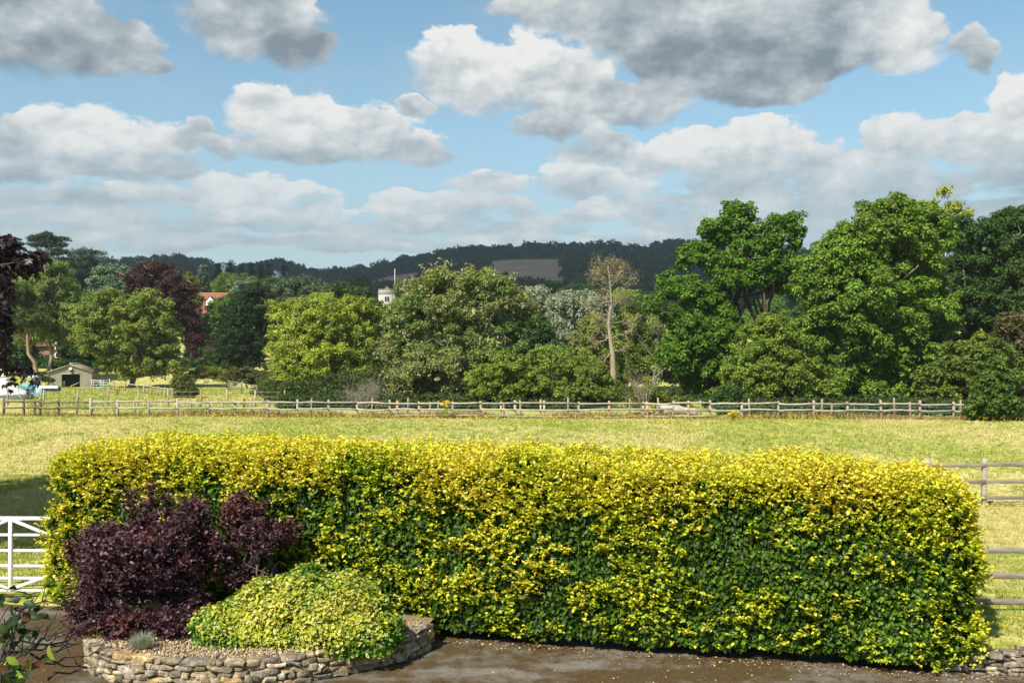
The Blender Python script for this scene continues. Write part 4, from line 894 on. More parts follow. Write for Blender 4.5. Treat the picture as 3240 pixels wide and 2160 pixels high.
def red_house():
    d = 226; x = (512 - CX) / FD * d; z = float(gz(x, d)); root = empty('tiled_house', (x, d, z), 'pale house with red tiled roof and white dormer behind the trees', 'house')
    zt = CAMZ + (HY - 672) / FD * d - z; ze = zt - 4.3; L = 15.0
    w = MB(); w.box((0, 3.5, (ze - 1) / 2), (L, 7, ze + 1)); w.build('wall', M['render'], root)
    for s in (-1, 1):
        e = MB(); e.add([(s * L / 2, 0, ze), (s * L / 2, 7, ze), (s * L / 2, 3.5, zt - .25)], [(0, 1, 2)] if s > 0 else [(2, 1, 0)]); e.build('gable_wall', M['render'], root)
    r = MB()
    for sgn, ya in ((-1, -.5), (1, 7.5)):
        V = [(-L/2-.3, 3.5, zt), (L/2+.3, 3.5, zt), (L/2+.3, ya, ze - .35), (-L/2-.3, ya, ze - .35)]; r.add(V + [(a, b, c - .14) for a, b, c in V], [(0,1,2,3),(7,6,5,4),(3,2,6,7),(0,3,7,4),(1,5,6,2)] if sgn > 0 else [(3,2,1,0),(4,5,6,7),(7,6,2,3),(4,7,3,0),(2,6,5,1)])
    rf = r.build('roof', M['tile'], root); c = MB(); c.tube([(-L/2-.3, 3.5, zt + .03), (L/2+.3, 3.5, zt + .03)], .16, 6); c.build('ridge_tiles', flat('orange_ridge', (.36, .17, .09), .9), rf)
    ch = MB(); ch.box((5.2, 4.2, zt + .5), (.9, .7, 1.8)); ch.build('chimney', M['tile'], rf)
    for dx in (-3.2, 1.1, 5.0):
        zb = zt - 2.9; k = MB(); k.add([(dx-.85,.9,zb),(dx+.85,.9,zb),(dx+.85,.9,zb+1.0),(dx,.9,zb+2.1),(dx-.85,.9,zb+1.0),(dx-.85,2.8,zb+1),(dx+.85,2.8,zb+1),(dx,3.2,zb+2.1)], [(0,1,2,3,4),(4,5,0),(1,6,2)]); dm = k.build('dormer', M['white'], root)
        t = MB(); t.add([(dx,.78,zb+2.2),(dx+1.0,.78,zb+.95),(dx+1.0,3.0,zb+.95),(dx,3.3,zb+2.2)], [(0,1,2,3)]); t.add([(dx,.78,zb+2.2),(dx-1.0,.78,zb+.95),(dx-1.0,3.0,zb+.95),(dx,3.3,zb+2.2)], [(3,2,1,0)]); t.build('dormer_roof', M['tile'], dm)
        window(root, M['white'], M['glass'], dx, .9, zb + .75, .8, .9)
    for dx in (-5.5, -2.4, .8, 4): 
        for zz in (ze - 1.4, ze - 4.2): window(root, M['white'], M['glass'], dx, 0, zz, 1.3, 1.3, 3)
red_house()
def church():
    d = 300; x = (889 - CX) / FD * d; z = float(gz(x, d)); zt = CAMZ + (HY - 665) / FD * d - z; w = 5.2; root = empty('church_tower', (x, d, z), 'square pale stone church tower with twin arched window among trees', 'church tower', rz=R(6))
    st = ramp_mat('church_stone', [(.3, (.22, .22, .205)), (.5, (.30, .295, .275)), (.7, (.38, .37, .34))], 1.6, 8, .95, .6, 5, .05); lt = flat('church_trim', (.34, .33, .30), .95)
    b = MB(); b.box((0, w / 2, (zt - 1.2) / 2 - .6), (w, w, zt - .1)); b.build('tower_wall', st, root)
    s = MB(); s.box((0, w / 2, zt - 1.15), (w + .3, w + .3, .22)); s.build('string_course', lt, root)
    p = MB()
    for (c, sz) in (((0, .15, zt - .52), (w, .3, 1.04)), ((0, w - .15, zt - .52), (w, .3, 1.04)), ((-w/2+.15, w/2, zt - .52), (.3, w - .6, 1.04)), ((w/2-.15, w/2, zt - .52), (.3, w - .6, 1.04))): p.box(c, sz)
    p.build('parapet', st, root); c = MB(); c.box((0, .12, zt + .05), (w + .14, .5, .11)); c.box((0, w - .12, zt + .05), (w + .14, .5, .11)); c.build('coping', lt, root)
    for sx_ in (-.36, .36):
        a = np.linspace(0, math.pi, 7); V = [(sx_ + .27, -.02, zt - 3.6)] + [(sx_ + .27 * math.cos(q), -.02, zt - 2.5 + .48 * math.sin(q)) for q in a] + [(sx_ - .27, -.02, zt - 3.6)]
        f = MB(); f.add([(sx_ + (v[0] - sx_) * 1.35, -.045, v[2] + (.08 if v[2] > zt - 2.5 else -.05)) for v in V], [tuple(range(len(V)))[::-1]]); f.add([(sx_ + (v[0] - sx_) * 1.35, .01, v[2] + (.08 if v[2] > zt - 2.5 else -.05)) for v in V], [tuple(range(len(V)))]); n = len(V)
        wn = f.build('window', lt, root); g = MB(); g.add([(v[0], -.06, v[2]) for v in V], [tuple(range(n))[::-1]]); g.build('opening', M['dark'], wn)
    r = MB(); r.add([(-1.2, 1.4, zt - .2), (1.2, 1.4, zt - .2), (1.2, 3.8, zt - .2), (-1.2, 3.8, zt - .2), (-.1, 2.6, zt + 1.35)], [(0,1,4),(1,2,4),(2,3,4),(3,0,4)]); r.build('cap_roof', M['tile'], root)
    fp = empty('flagpole', (x + 2.25, d + .8, z + zt), 'tall thin white flagpole standing on the church tower', 'flagpole')
    q = MB(); q.tube([(0, 0, -.6), (0, 0, 6.2)], [.08, .06], 8); q.build('pole', M['white'], fp); q = MB(); q.box((0, 0, 6.26), (.2, .2, .12)); q.build('finial', M['white'], fp, bevel=.04)
church()
def cabin():
    d = 176; x = (487 - CX) / FD * d; z = float(gz(x, d)); zt = CAMZ + (HY - 783) / FD * d - z; root = empty('garden_cabin', (x, d, z), 'small light orange timber cabin with dark sloping roof among bushes', 'cabin', rz=R(6))
    h = zt - .35; w = MB(); w.box((0, 1.4, h / 2 - .2), (3.0, 2.8, h + .4)); w.build('wall', ramp_mat('larch_boards', [(.3, (.38, .26, .13)), (.7, (.52, .37, .20))], 3, 6, .8, .5, 6, .02, bands=('Z', 3)), root)
    r = MB(); r.add([(-1.7,-.3,h-.05),(1.7,-.3,h-.05),(1.7,3.1,h+.42),(-1.7,3.1,h+.42),(-1.7,-.3,h+.08),(1.7,-.3,h+.08),(1.7,3.1,h+.55),(-1.7,3.1,h+.55)], [(0,3,2,1),(4,5,6,7),(0,1,5,4),(1,2,6,5),(2,3,7,6),(3,0,4,7)]); r.build('roof', flat('dark_felt', (.045, .042, .045), .9), root)
    window(root, M['white'], M['glass'], .6, 0, h * .5, .9, .8)
cabin()
def low_shed():
    d = 168; x = (514 - CX) / FD * d; z = float(gz(x, d)); zt = CAMZ + (HY - 824) / FD * d - z; root = empty('low_outbuilding', (x, d, z), 'low brown outbuilding with pale flat roof under the dark oak', 'shed')
    zt = max(zt, 1.2); w = MB(); w.box((0, 1.2, zt / 2 - .3), (2.6, 2.2, zt + .2)); w.build('wall', flat('brown_boards', (.16, .10, .065), .9), root); r = MB(); r.box((0, 1.2, zt - .1), (3.0, 2.7, .16)); r.build('roof', flat('pale_sheet', (.45, .48, .47), .6), root)
low_shed()
def cottage():
    d = 172; x = (85 - CX) / FD * d; z = float(gz(x, d)); zt = CAMZ + (HY - 742) / FD * d - z; root = empty('brick_cottage', (x, d, z), 'brick cottage with brown tiled roof half hidden behind the birch', 'house', rz=R(5)); L = 13; ze = zt - 3.6
    br = ramp_mat('cottage_brick', [(.3, (.16, .085, .055)), (.7, (.26, .15, .10))], 3, 7, .95, .5, 12, .02)
    w = MB(); w.box((0, 3.5, (ze - 1) / 2), (L, 7, ze + 1)); w.build('wall', br, root)
    r = MB(); V = [(-L/2, 3.5, zt), (L/2, 3.5, zt), (L/2+.3, -.6, ze - .4), (-L/2-.3, -.6, ze - .4)]; r.add(V, [(3,2,1,0)]); V2 = [(a, 7 - b, c) for a, b, c in V]; r.add(V2, [(0,1,2,3)])
    r.add([V[0], V[3], V2[3]], [(0,1,2)]); r.add([V[1], V[2], V2[2]], [(2,1,0)]); r.build('roof', M['browntile'], root)
    k = MB(); k.add([(3.2,-.7,0),(6.0,-.7,0),(6.0,-.7,ze),(4.6,-.7,ze+2.2),(3.2,-.7,ze),(3.2,1,ze),(6.0,1,ze),(3.2,1,0),(6,1,0)], [(0,1,2,3,4),(0,4,5,7),(1,8,6,2)]); k.build('gable_bay', M['render'], root)
    window(root, M['white'], M['glass'], 4.6, -.7, ze + .1, 1.3, 1.2, 3)
    for dx in (-4.5, -1): window(root, M['white'], M['glass'], dx, 0, 1.5, 1.2, 1.1, 2)
    c = MB(); c.box((-3, 3.5, zt + .5), (.9, .7, 1.7)); c.build('chimney', br, root)
cottage()
def hill_house(px, py, d, w, h, label, two):
    x = (px - CX) / FD * d; zt = CAMZ + (HY - py) / FD * d; z = min(float(gz(x, d)), zt - h) ; root = empty('hill_house', (x, d, z), label, 'house', rz=R(8)); H = zt - z; he = H - h * .42
    mb = MB(); gable(mb, w * .42, 7, he, H); mb.build('gable_wing', M['white'], root)
    mb = MB(); mb.box((w * .4, 5, he / 2 - .5), (w * .7, 6, he + 1)); mb.build('wall', M['white'], root)
    r = MB(); r.add([(w*.05,1.6,he-.1),(w*.78,1.6,he-.1),(w*.74,5,H-.5),(w*.05,5,H-.5)], [(0,1,2,3)]); r.add([(w*.05,8.4,he-.1),(w*.78,8.4,he-.1),(w*.74,5,H-.5),(w*.05,5,H-.5)], [(3,2,1,0)]); slab(r, (0, 0, H + .02), (w * .23, 0, he - .05), -.3, 7.2, .15); slab(r, (0, 0, H + .02), (-w * .23, 0, he - .05), -.3, 7.2, .15); r.build('roof', flat('slate_grey', (.20, .18, .17), .8), root)
    for zz in (he * .72, he * .93): window(root, M['dark'], M['glass'], 0, -.0, zz, w * .14, 1.2, 2)
hill_house(513, 601, 900, 9, 6, 'distant white house high on the wooded ridge', True)
hill_house(632, 620, 760, 11, 4.5, 'distant low white house just above the spruce tops', False)

def tent():
    d = 98; x = (4 - CX) / FD * d; z = float(gz(x, d)); root = empty('bell_tent', (x, d, z), 'white bell tent with guy ropes pitched in the paddock', 'tent'); k = 20
    prof = [(.03, 3.05), (.35, 2.45), (.85, 1.75), (1.5, 1.15), (2.2, .75), (2.85, .52)]
    V, F = [], []
    for (r, h) in prof:
        for j in range(k * 2):
            rr = r * (1 if j % 2 == 0 else .975); a = j / (k * 2) * 2 * math.pi; V.append((rr * math.cos(a), rr * math.sin(a), h - (.0 if j % 2 == 0 else .05 * r / 2.85)))
    n = k * 2; F = [(i * n + j, (i + 1) * n + j, (i + 1) * n + (j + 1) % n, i * n + (j + 1) % n) for i in range(len(prof) - 1) for j in range(n)]
    mb = MB(); mb.add(V, [f[::-1] for f in F]); mb.build('canopy', M['canvas'], root)
    V = []; 
    for (r, h) in ((2.62, .60), (2.66, -.1)):
        for j in range(n): a = j / n * 2 * math.pi; V.append((r * math.cos(a) * (1 + .012 * (j % 2)), r * math.sin(a), h))
    mb = MB(); mb.add(V, [(j, n + j, n + (j + 1) % n, (j + 1) % n)[::-1] for j in range(n)]); mb.build('side_wall', M['canvas'], root)
    mb = MB(); mb.tube([(0, 0, 2.9), (0, 0, 3.35)], .035, 6); mb.build('centre_pole', M['wood'], root)
    mb = MB()
    for j in range(k): a = j / k * 2 * math.pi; mb.tube([(2.83 * math.cos(a), 2.83 * math.sin(a), .54), (4.3 * math.cos(a), 4.3 * math.sin(a), -.05)], .012, 4)
    mb.build('guy_ropes', flat('pale_rope', (.6, .58, .48), .8), root)
tent()
def camp():
    d = 97; x = (sx(120.5) - CX) / FD * d; z = float(gz(x, d)); root = empty('camp_chair', (x, d, z), 'pale blue folding camp chair standing empty beside the white tent', 'chair', rz=R(8)); bl = flat('pale_blue_cloth', (.24, .42, .48), .8)
    m = MB(); m.beam((0, -.05, .42), (0, .22, 1.12), .52, .03); m.build('backrest', bl, root)
    m = MB(); m.box((0, -.28, .42), (.52, .48, .03)); m.build('seat', bl, root)
    fr = flat('pale_frame', (.55, .60, .58), .4)
    for s in (-1, 1):
        m = MB(); m.tube([(s*.28, -.5, 0), (s*.28, .22, 1.16)], .022, 5); m.build('leg', fr, root); m = MB(); m.tube([(s*.28, .3, 0), (s*.28, -.5, .45)], .022, 5); m.build('leg', fr, root)
        m = MB(); m.beam((s*.30, -.5, .62), (s*.30, .08, .66), .05, .03); m.build('armrest', fr, root)
    # boat and box
    d = 118; x = (sx(136) - CX) / FD * d; z = float(gz(x, d)); root = empty('covered_boat', (x, d, z), 'long low boat under a white cover with dark green hull', 'boat', rz=R(-6)); L = 4.1
    V, k = [], 9
    for i in range(13):
        t = i / 12; w = .75 * math.sin(math.pi * min(1, .12 + t * .80)) ** .5; 
        for j in range(k): a = math.pi * j / (k - 1); V.append(((t - .5) * L, -w * math.cos(a), .42 + .34 * math.sin(a) ** .7 * (.9 + .1 * math.sin(t * 19))))
    F = [(i * k + j, (i + 1) * k + j, (i + 1) * k + j + 1, i * k + j + 1) for i in range(12) for j in range(k - 1)] + [tuple(range(k - 1, -1, -1)), tuple(12 * k + j for j in range(k))]
    m = MB(); m.add(V, [f[::-1] for f in F]); m.build('cover', flat('cream_cover', (.46, .42, .36), .8), root)
    V = [];
    for i in range(13):
        t = i / 12; w = .74 * math.sin(math.pi * min(1, .12 + t * .80)) ** .5
        for (yy, zz) in ((-w, .44), (-w * .8, .12), (0, -.02), (w * .8, .12), (w, .44)): V.append(((t - .5) * L, yy, zz))
    F = [(i * 5 + j, (i + 1) * 5 + j, (i + 1) * 5 + j + 1, i * 5 + j + 1) for i in range(12) for j in range(4)] + [(4,3,2,1,0), (60,61,62,63,64)]
    m = MB(); m.add(V, F); m.build('hull', flat('dark_green_hull', (.035, .10, .085), .5), root)
    d = 117; x = (sx(104) - CX) / FD * d; z = float(gz(x, d)); root = empty('storage_box', (x, d, z), 'dark green storage box with cream lid next to the covered boat', 'box')
    m = MB(); m.box((0, 0, .26), (.92, .55, .56)); m.build('body', flat('green_box', (.02, .12, .09), .5), root, bevel=.03); m = MB(); m.box((0, -.02, .60), (1.0, .65, .16)); m.build('lid', flat('cream_lid', (.62, .56, .36), .6), root, bevel=.04)
    d = 104; x = (sx(76) - CX) / FD * d; z = float(gz(x, d)); root = empty('teal_shelter', (x, d, z), 'teal and pale blue cloth shelter behind the white tent', 'tent')
    te = flat('teal_cloth', (.02, .16, .19), .8); m = MB(); V = [(-.7,0,0),(.75,0,0),(.75,0,.95),(-.7,0,.95),(-.7,1.3,0),(.75,1.3,0),(.6,1.3,1.2),(-.55,1.3,1.2)]
    m.add(V, [(0,1,2,3),(1,5,6,2),(4,0,3,7),(5,4,7,6)]); m.build('side_panel', flat('pale_teal', (.09, .25, .28), .8), root); m = MB(); m.add([(-.78,-.06,.93),(.83,-.06,.93),(.66,1.36,1.25),(-.6,1.36,1.25),(-.78,-.06,.70),(.83,-.06,.70)], [(0,1,2,3),(4,5,1,0)]); m.build('top_panel', te, root)
    m = MB(); m.add([(-.45,.5,1.06),(.2,.5,1.06),(.12,.6,1.55),(-.3,.6,1.6)], [(0,1,2,3)]); m.add([(-.45,.54,1.06),(.2,.54,1.06),(.12,.64,1.55),(-.3,.64,1.6)], [(3,2,1,0)]); m.build('flap', flat('pale_blue_flap', (.22, .32, .35), .8), root)
    d = 128; x = (sx(103) - CX) / FD * d; z = float(gz(x, d)); root = empty('garden_parasol', (x, d, z), 'low pale blue parasol by the orange pine trunk', 'parasol'); n = 10
    V = [(0, 0, 1.75)] + [(1.0 * math.cos(2*math.pi*j/n), 1.0 * math.sin(2*math.pi*j/n), 1.42) for j in range(n)]; m = MB(); m.add(V, [(0, 1 + j, 1 + (j + 1) % n) for j in range(n)]); m.build('canopy', flat('parasol_blue', (.32, .50, .62), .7), root)
    m = MB(); m.tube([(0, 0, 0), (0, 0, 1.75)], .03, 6); m.build('pole', M['wood'], root)
camp()
def person():
    d = 96; x = (sx(87.5) - CX) / FD * d; z = float(gz(x, d)); root = empty('person', (x, d, z), 'person in purple top and dark trousers seated beside the white tent', 'person')
    J = {'pel': (0,0,.52,.15), 'wai': (-.03,0,.68,.14), 'che': (-.05,0,.92,.165), 'nek': (-.02,0,1.08,.06), 'hed': (.01,0,1.20,.10), 'top': (.01,0,1.31,.075)}
    for s, t in ((-1, 'l'), (1, 'r')):
        J.update({t+'hip': (.05,s*.1,.50,.10), t+'kne': (.46,s*.13,.50,.07), t+'ank': (.45,s*.13,.09,.045), t+'toe': (.62,s*.14,.04,.035), t+'sho': (-.04,s*.19,.98,.065), t+'elb': (.08,s*.25,.73,.05), t+'han': (.33,s*.14,.62,.035)})
    E = [('pel','wai'),('wai','che'),('che','nek'),('nek','hed'),('hed','top')] + [e for t in 'lr' for e in (('pel',t+'hip'),(t+'hip',t+'kne'),(t+'kne',t+'ank'),(t+'ank',t+'toe'),('che',t+'sho'),(t+'sho',t+'elb'),(t+'elb',t+'han'))]
    nm = list(J); me = bpy.data.meshes.new('body'); me.from_pydata([J[k][:3] for k in nm], [(nm.index(a), nm.index(b)) for a, b in E], []); o = link('body', me, None, root)
    sk = o.modifiers.new('skin', 'SKIN'); 
    for i, k in enumerate(nm): me.skin_vertices[0].data[i].radius = (J[k][3],) * 2
    me.skin_vertices[0].data[0].use_root = True; o.modifiers.new('sub', 'SUBSURF').levels = 1; o.modifiers['sub'].render_levels = 2
    mt, nt, out = nmat('person_cloth'); tc = nt.nodes.new('ShaderNodeTexCoord'); sp = nt.nodes.new('ShaderNodeSeparateXYZ'); nt.links.new(tc.outputs['Object'], sp.inputs[0]); rp = nt.nodes.new('ShaderNodeValToRGB'); rp.color_ramp.interpolation = 'CONSTANT'
    nt.links.new(sp.outputs[2], rp.inputs[0]); e = rp.color_ramp.elements; e[0].position = 0; e[0].color = (.015, .015, .02, 1); e[1].position = .60; e[1].color = (.07, .02, .06, 1); q = e.new(.999); q.color = (.42, .25, .18, 1)
    mp = nt.nodes.new('ShaderNodeMath'); mp.operation = 'DIVIDE'; mp.inputs[1].default_value = 1.08; nt.links.new(sp.outputs[2], mp.inputs[0]); nt.links.new(mp.outputs[0], rp.inputs[0])
    p = nt.nodes.new('ShaderNodeBsdfPrincipled'); p.inputs['Roughness'].default_value = .9; nt.links.new(rp.outputs[0], p.inputs[0]); nt.links.new(p.outputs[0], out.inputs[0]); me.materials.append(mt)
    m = MB(); m.tube([(-.02, 0, 1.20), (-.015, 0, 1.27), (0, 0, 1.32), (.005, 0, 1.335)], [.112, .112, .075, .01], 10); m.build('hair', flat('grey_hair', (.30, .27, .24), .9), root, True)
    st = empty('camp_stool', (x, d, z), 'low dark camp stool under the seated person', 'stool'); m = MB(); m.box((.05, 0, .365), (.42, .44, .03)); m.build('seat', M['dark'], st)
    for s in (-1, 1):
        for t in (-1, 1): m = MB(); m.tube([(.05 + s * .17, t * .18, .36), (.05 - s * .17, t * .18, 0)], .015, 5); m.build('leg', M['dark'], st)
person()
def car():
    d = 150; x = (464 - CX) / FD * d; z = float(gz(x, d)); zt = CAMZ + (HY - 833) / FD * d - z; z += max(0, zt - 1.75); root = empty('parked_car', (x, d, float(gz(x, d))), 'dark car with arched roof partly hidden behind the yellow-green bushes', 'car', rz=R(20))
    dz = 0; paint = flat('dark_car_paint', (.03, .035, .05), .3); gl = flat('car_glass', (.16, .20, .20), .1)
    sec = [(-2.1,.55,.75,.35),(-1.95,.78,.84,.32),(-.9,.86,.88,.30),(0,.88,.9,.28),(1.2,.88,.9,.28),(2.0,.82,.86,.32),(2.15,.6,.8,.36)]
    V = []
    for (xx, ht, hw_, lo) in sec: V += [(xx, -hw_, lo), (xx, -hw_, ht), (xx, hw_, ht), (xx, hw_, lo)]
    F = [(i*4+j, i*4+4+j, i*4+4+(j+1)%4, i*4+(j+1)%4) for i in range(6) for j in range(4)] + [(3,2,1,0), (24,25,26,27)]
    MB().add(V, [f[::-1] for f in F]).build('body', paint, root, bevel=.06)
    sec = [(-1.2,.84,.80),(-.55,1.36,.68),(.2,1.5,.66),(1.1,1.46,.66),(1.75,1.2,.7),(2.0,.84,.78)]; V = []
    for (xx, ht, hw_) in sec: V += [(xx, -.84, .83), (xx, -hw_, ht), (xx, hw_, ht), (xx, .84, .83)]
    F = [(i*4+j, i*4+4+j, i*4+4+(j+1)%4, i*4+(j+1)%4) for i in range(5) for j in range(4)]
    MB().add(V, [f[::-1] for f in F]).build('windows', gl, root)
    V = []
    for (xx, ht, hw_) in sec[1:5]: V += [(xx, -hw_ - .02, ht + .0), (xx, -hw_, ht + .05), (xx, hw_, ht + .05), (xx, hw_ + .02, ht + .0)]
    F = [(i*4+j, i*4+4+j, i*4+4+j+1, i*4+j+1) for i in range(3) for j in range(3)]; MB().add(V, [f[::-1] for f in F]).build('roof', flat('car_roof', (.14, .14, .17), .25), root)
    for xx in (-1.3, 1.35):
        for s in (-1, 1):
            w = MB().tube([(xx, s * .78, .32), (xx, s * .95, .32)], .33, 16).build('wheel', M['dark'], root); MB().tube([(xx, s * .95, .32), (xx, s * .965, .32)], .2, 12).build('rim', M['wire'], w)
    for s in (-1, 1): MB().box((-2.0, s * .62, .68), (.16, .28, .14)).build('headlight', M['glass'], root, bevel=.03)
car()
def stump():
    d = 66.5; x = (1549 - CX) / FD * d; z = float(gz(x, d)); root = empty('tree_stump', (x, d, z), 'pale broken tree stump lying behind the paddock fence', 'stump'); rng = np.random.default_rng(2)
    mb = MB(); t = np.linspace(0, 1, 9); P = np.stack([-.9 + 2.6 * t, .5 + .2 * t, .35 + .1 * np.sin(t * 5)], 1); mb.tube(P, .36 * (1 - .35 * t) * (1 + .12 * np.sin(t * 17)), 10)
    for k in range(9):
        a = np.array([-.8, .4, .35]); b = a + np.array([rng.uniform(-.5, .1), rng.uniform(-.8, .4), rng.uniform(-.35, .6)]); mb.tube(bent(rng, a, b, 5, .15), .13 * np.linspace(1, .3, 5), 6)
    mb.build('wood', ramp_mat('broken_wood', [(.3, (.30, .22, .17)), (.7, (.50, .42, .36))], 4, 7, .9, .6, 9, .03), root, True)
stump()
def hand_rail():
    d = 84; root = None; rng = np.random.default_rng(4); a = np.array([(1416 - CX) / FD * d, d, 0]); b = np.array([(1452 - CX) / FD * 92, 92, 0]); O = np.array([a[0], a[1], float(gz(a[0], a[1]))])
    root = empty('handrail', O, 'dark two-rail handrail on the grass by the dead tree', 'railing'); dk = np.array([.16, .14, .12])
    for t in (0, .5, 1.0):
        p = a + (b - a) * t; post(p[0], p[1], float(gz(p[0], p[1])) + .95, .1, rng, root, O, dk, .02, bevel=0)
    for h in (.85, .45): plank((a[0], a[1] - .1, float(gz(a[0], a[1])) + h), (b[0], b[1] - .1, float(gz(b[0], b[1])) + h), .05, .09, rng, root, O, tone=dk, seg=4, bevel=0)
hand_rail()

# ------------------------------------------------------------------ trees and shrubs
BR = [((0.114, 0.198, 0.022), 3), ((0.160, 0.262, 0.028), 3), ((0.077, 0.144, 0.018), 2)]          # fresh green
YG = [((0.280, 0.339, 0.039), 3), ((0.365, 0.420, 0.046), 2), ((0.182, 0.238, 0.033), 2)]           # yellow green
OL = [((0.186, 0.257, 0.043), 3), ((0.254, 0.326, 0.062), 2), ((0.118, 0.186, 0.033), 2)]             # olive
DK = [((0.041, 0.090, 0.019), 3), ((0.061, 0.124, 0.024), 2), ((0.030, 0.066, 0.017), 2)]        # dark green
OK = [((0.083, 0.171, 0.015), 3), ((0.120, 0.219, 0.020), 2), ((0.048, 0.106, 0.013), 2)]          # oak
BG = [((0.108, 0.171, 0.094), 3), ((0.157, 0.231, 0.131), 2), ((0.072, 0.127, 0.069), 2)]          # blue green
SV = [((0.230, 0.276, 0.196), 3), ((0.322, 0.356, 0.276), 2), ((0.138, 0.184, 0.115), 2)]                 # silver
CP = [((0.056, 0.022, 0.024), 3), ((0.094, 0.034, 0.031), 2), ((0.035, 0.016, 0.019), 2)]        # copper
def keys(cols, cnt, size):
    def f(root, C, Rr, rng, Lb):
        O = np.array(root.location); k = rng.integers(0, len(C), cnt); out = unit(C[k] - np.mean(C, 0)); P0 = C[k] + out * (Rr[k] * .9)[:, None] + rng.normal(size=(cnt, 3)) * .35
        m = 5; i = np.repeat(np.arange(cnt), m); P = P0[i] + rng.normal(size=(cnt * m, 3)) * .09
        link('seed_clusters', leaf_mesh('seed_clusters', P, rng.normal(size=P.shape), rng.normal(size=P.shape) * .5 - np.array([0, 0, 1]), size, size * .45, pick(rng, len(P), cols), 'rhomb'), M['leaf'], root)
    return f
# right: the big bright tree, oaks and their neighbours
plant('sycamore_tree', 'biggest bright green domed tree on the right with dense leafy crown', 'tree', 84, 2010,
      [(2050,540,120,95),(2110,560,90,100),(1990,580,120,95,-1),(1930,640,100,110,-1),(1890,700,75,110,-1),(2090,680,110,120),(1980,720,140,120,-2),(2060,820,110,100,-2),(1880,790,70,90,-1),(1850,640,40,60),(1990,880,110,55,-2),(2090,890,60,45,-2),(2165,700,40,110,0),(2060,480,55,35)],
      BR, (.34, .20), 80000, 300, (.8, 1.35), .5, 'bark', seed=11, limbs=24, flatz=.65, up=.6, hue=((.14, .18, .03), .35), sub=3)
plant('ash_tree', 'thin sparse tree top rising behind the biggest domed tree', 'tree', 96, 2190, [(2165,440,30,22),(2140,470,34,20),(2195,480,30,26),(2205,520,50,50),(2150,540,60,60)], YG, (.34, .16), 2600, 34, (.7, 1.2), .3, 'palebark', seed=12, limbs=14, sub=2)
plant('oak_tree', 'dark dense oak at the right edge of the photo', 'tree', 92, 2300,
      [(2250,600,80,110),(2320,570,80,95,1),(2210,690,70,110),(2310,700,90,120),(2240,800,90,100),(2330,520,60,45),(2200,540,45,50),(2360,640,70,140,1),(2150,800,50,70,1)], DK, (.30, .20), 42000, 170, (.8, 1.4), .5, 'bark', seed=13, limbs=22, twigs=(9, 2.2, .08, 'palebark'), hue=((.08, .10, .03), .3))
plant('oak_tree', 'tall open oak with gaps of sky left of the biggest domed tree', 'tree', 97, 1735,
      [(1690,510,60,45),(1640,540,50,50),(1730,560,80,60),(1800,520,50,40),(1825,560,35,60),(1610,590,55,50),(1690,640,90,70),(1590,660,50,45,-1),(1800,650,60,70),(1740,600,90,80),(1540,670,55,40,-1),(1620,700,70,50,-1),(1580,590,40,30),(1510,690,30,30,-1),(1660,735,60,40,-1)],
      OK, (.34, .24), 40000, 150, (.75, 1.35), .55, 'bark', seed=14, limbs=34, stems=2, shell=.5, sub=4, twigs=(10, 2.4, .09, 'palebark'), fork=.3)
plant('oak_tree', 'low dark oak leaning out under the tall open oak', 'tree', 93, 1668,
      [(1590,770,70,50,-1),(1560,820,60,50,-1),(1620,840,60,55),(1550,740,40,40),(1660,790,50,60),(1640,890,40,25),(1600,880,45,25),(1500,705,25,22)], OK, (.32, .22), 26000, 100, (.65, 1.2), .35, 'bark', seed=15, limbs=16, hue=((.03, .06, .013), .5))
bare('dead_snag', 'bare grey dead branch tip above the low oak', 'tree', 95, 1510, 9.8, 1.0, 2, .09, 'greytwig', 3, 2, up=2.2, fan=.5)
plant('hazel_bush', 'wide yellow-green rounded bush in front of the tall oak', 'bush', 80, 1780,
      [(1770,790,80,75),(1720,850,75,70,-.5),(1840,840,80,80),(1780,880,120,55,-.8),(1700,905,60,35,-.8),(1890,890,60,45),(1760,750,45,30)], [((0.154, 0.224, 0.029), 3), ((0.209, 0.276, 0.037), 2), ((0.088, 0.149, 0.022), 2)], (.22, .16), 36000, 170, (.5, .95), .14, 'bark', seed=16, stems=5, limbs=20, lo=-.9)
plant('maple_tree', 'yellow-tinged small tree behind the right end of the paddock fence', 'tree', 76, 2200,
      [(2200,830,60,60),(2260,800,55,45),(2150,880,50,50),(2230,890,70,50),(2300,840,50,50,1)], [((.16, .20, .025), 3), ((.21, .23, .03), 2), ((.08, .12, .02), 2)], (.28, .2), 15000, 80, (.5, .95), .2, 'bark', seed=17, limbs=12, hue=((.07, .12, .02), .6))
plant('sycamore_sapling', 'dense dark green sapling growing through the paddock fence at right', 'sapling', 62.5, 2285, [(2285,880,50,45),(2270,920,55,38,-.3),(2310,925,45,35,-.3),(2290,850,32,32),(2250,945,35,20,-.3)], [((.055, .11, .018), 3), ((.085, .14, .024), 2), ((.15, .19, .03), .6)], (.22, .18), 13000, 80, (.35, .7), .09, 'bark', seed=18, stems=3, limbs=9, lo=-.95)
plant('chestnut_tree', 'brown-tinged tree low at the right edge of the photo', 'tree', 80, 2340, [(2330,750,45,40),(2345,800,45,60),(2340,870,40,60)], [((.09, .09, .035), 2), ((.14, .10, .045), 2), ((.05, .07, .022), 2)], (.34, .2), 8000, 50, (.5, .9), .22, 'bark', seed=19, limbs=8)
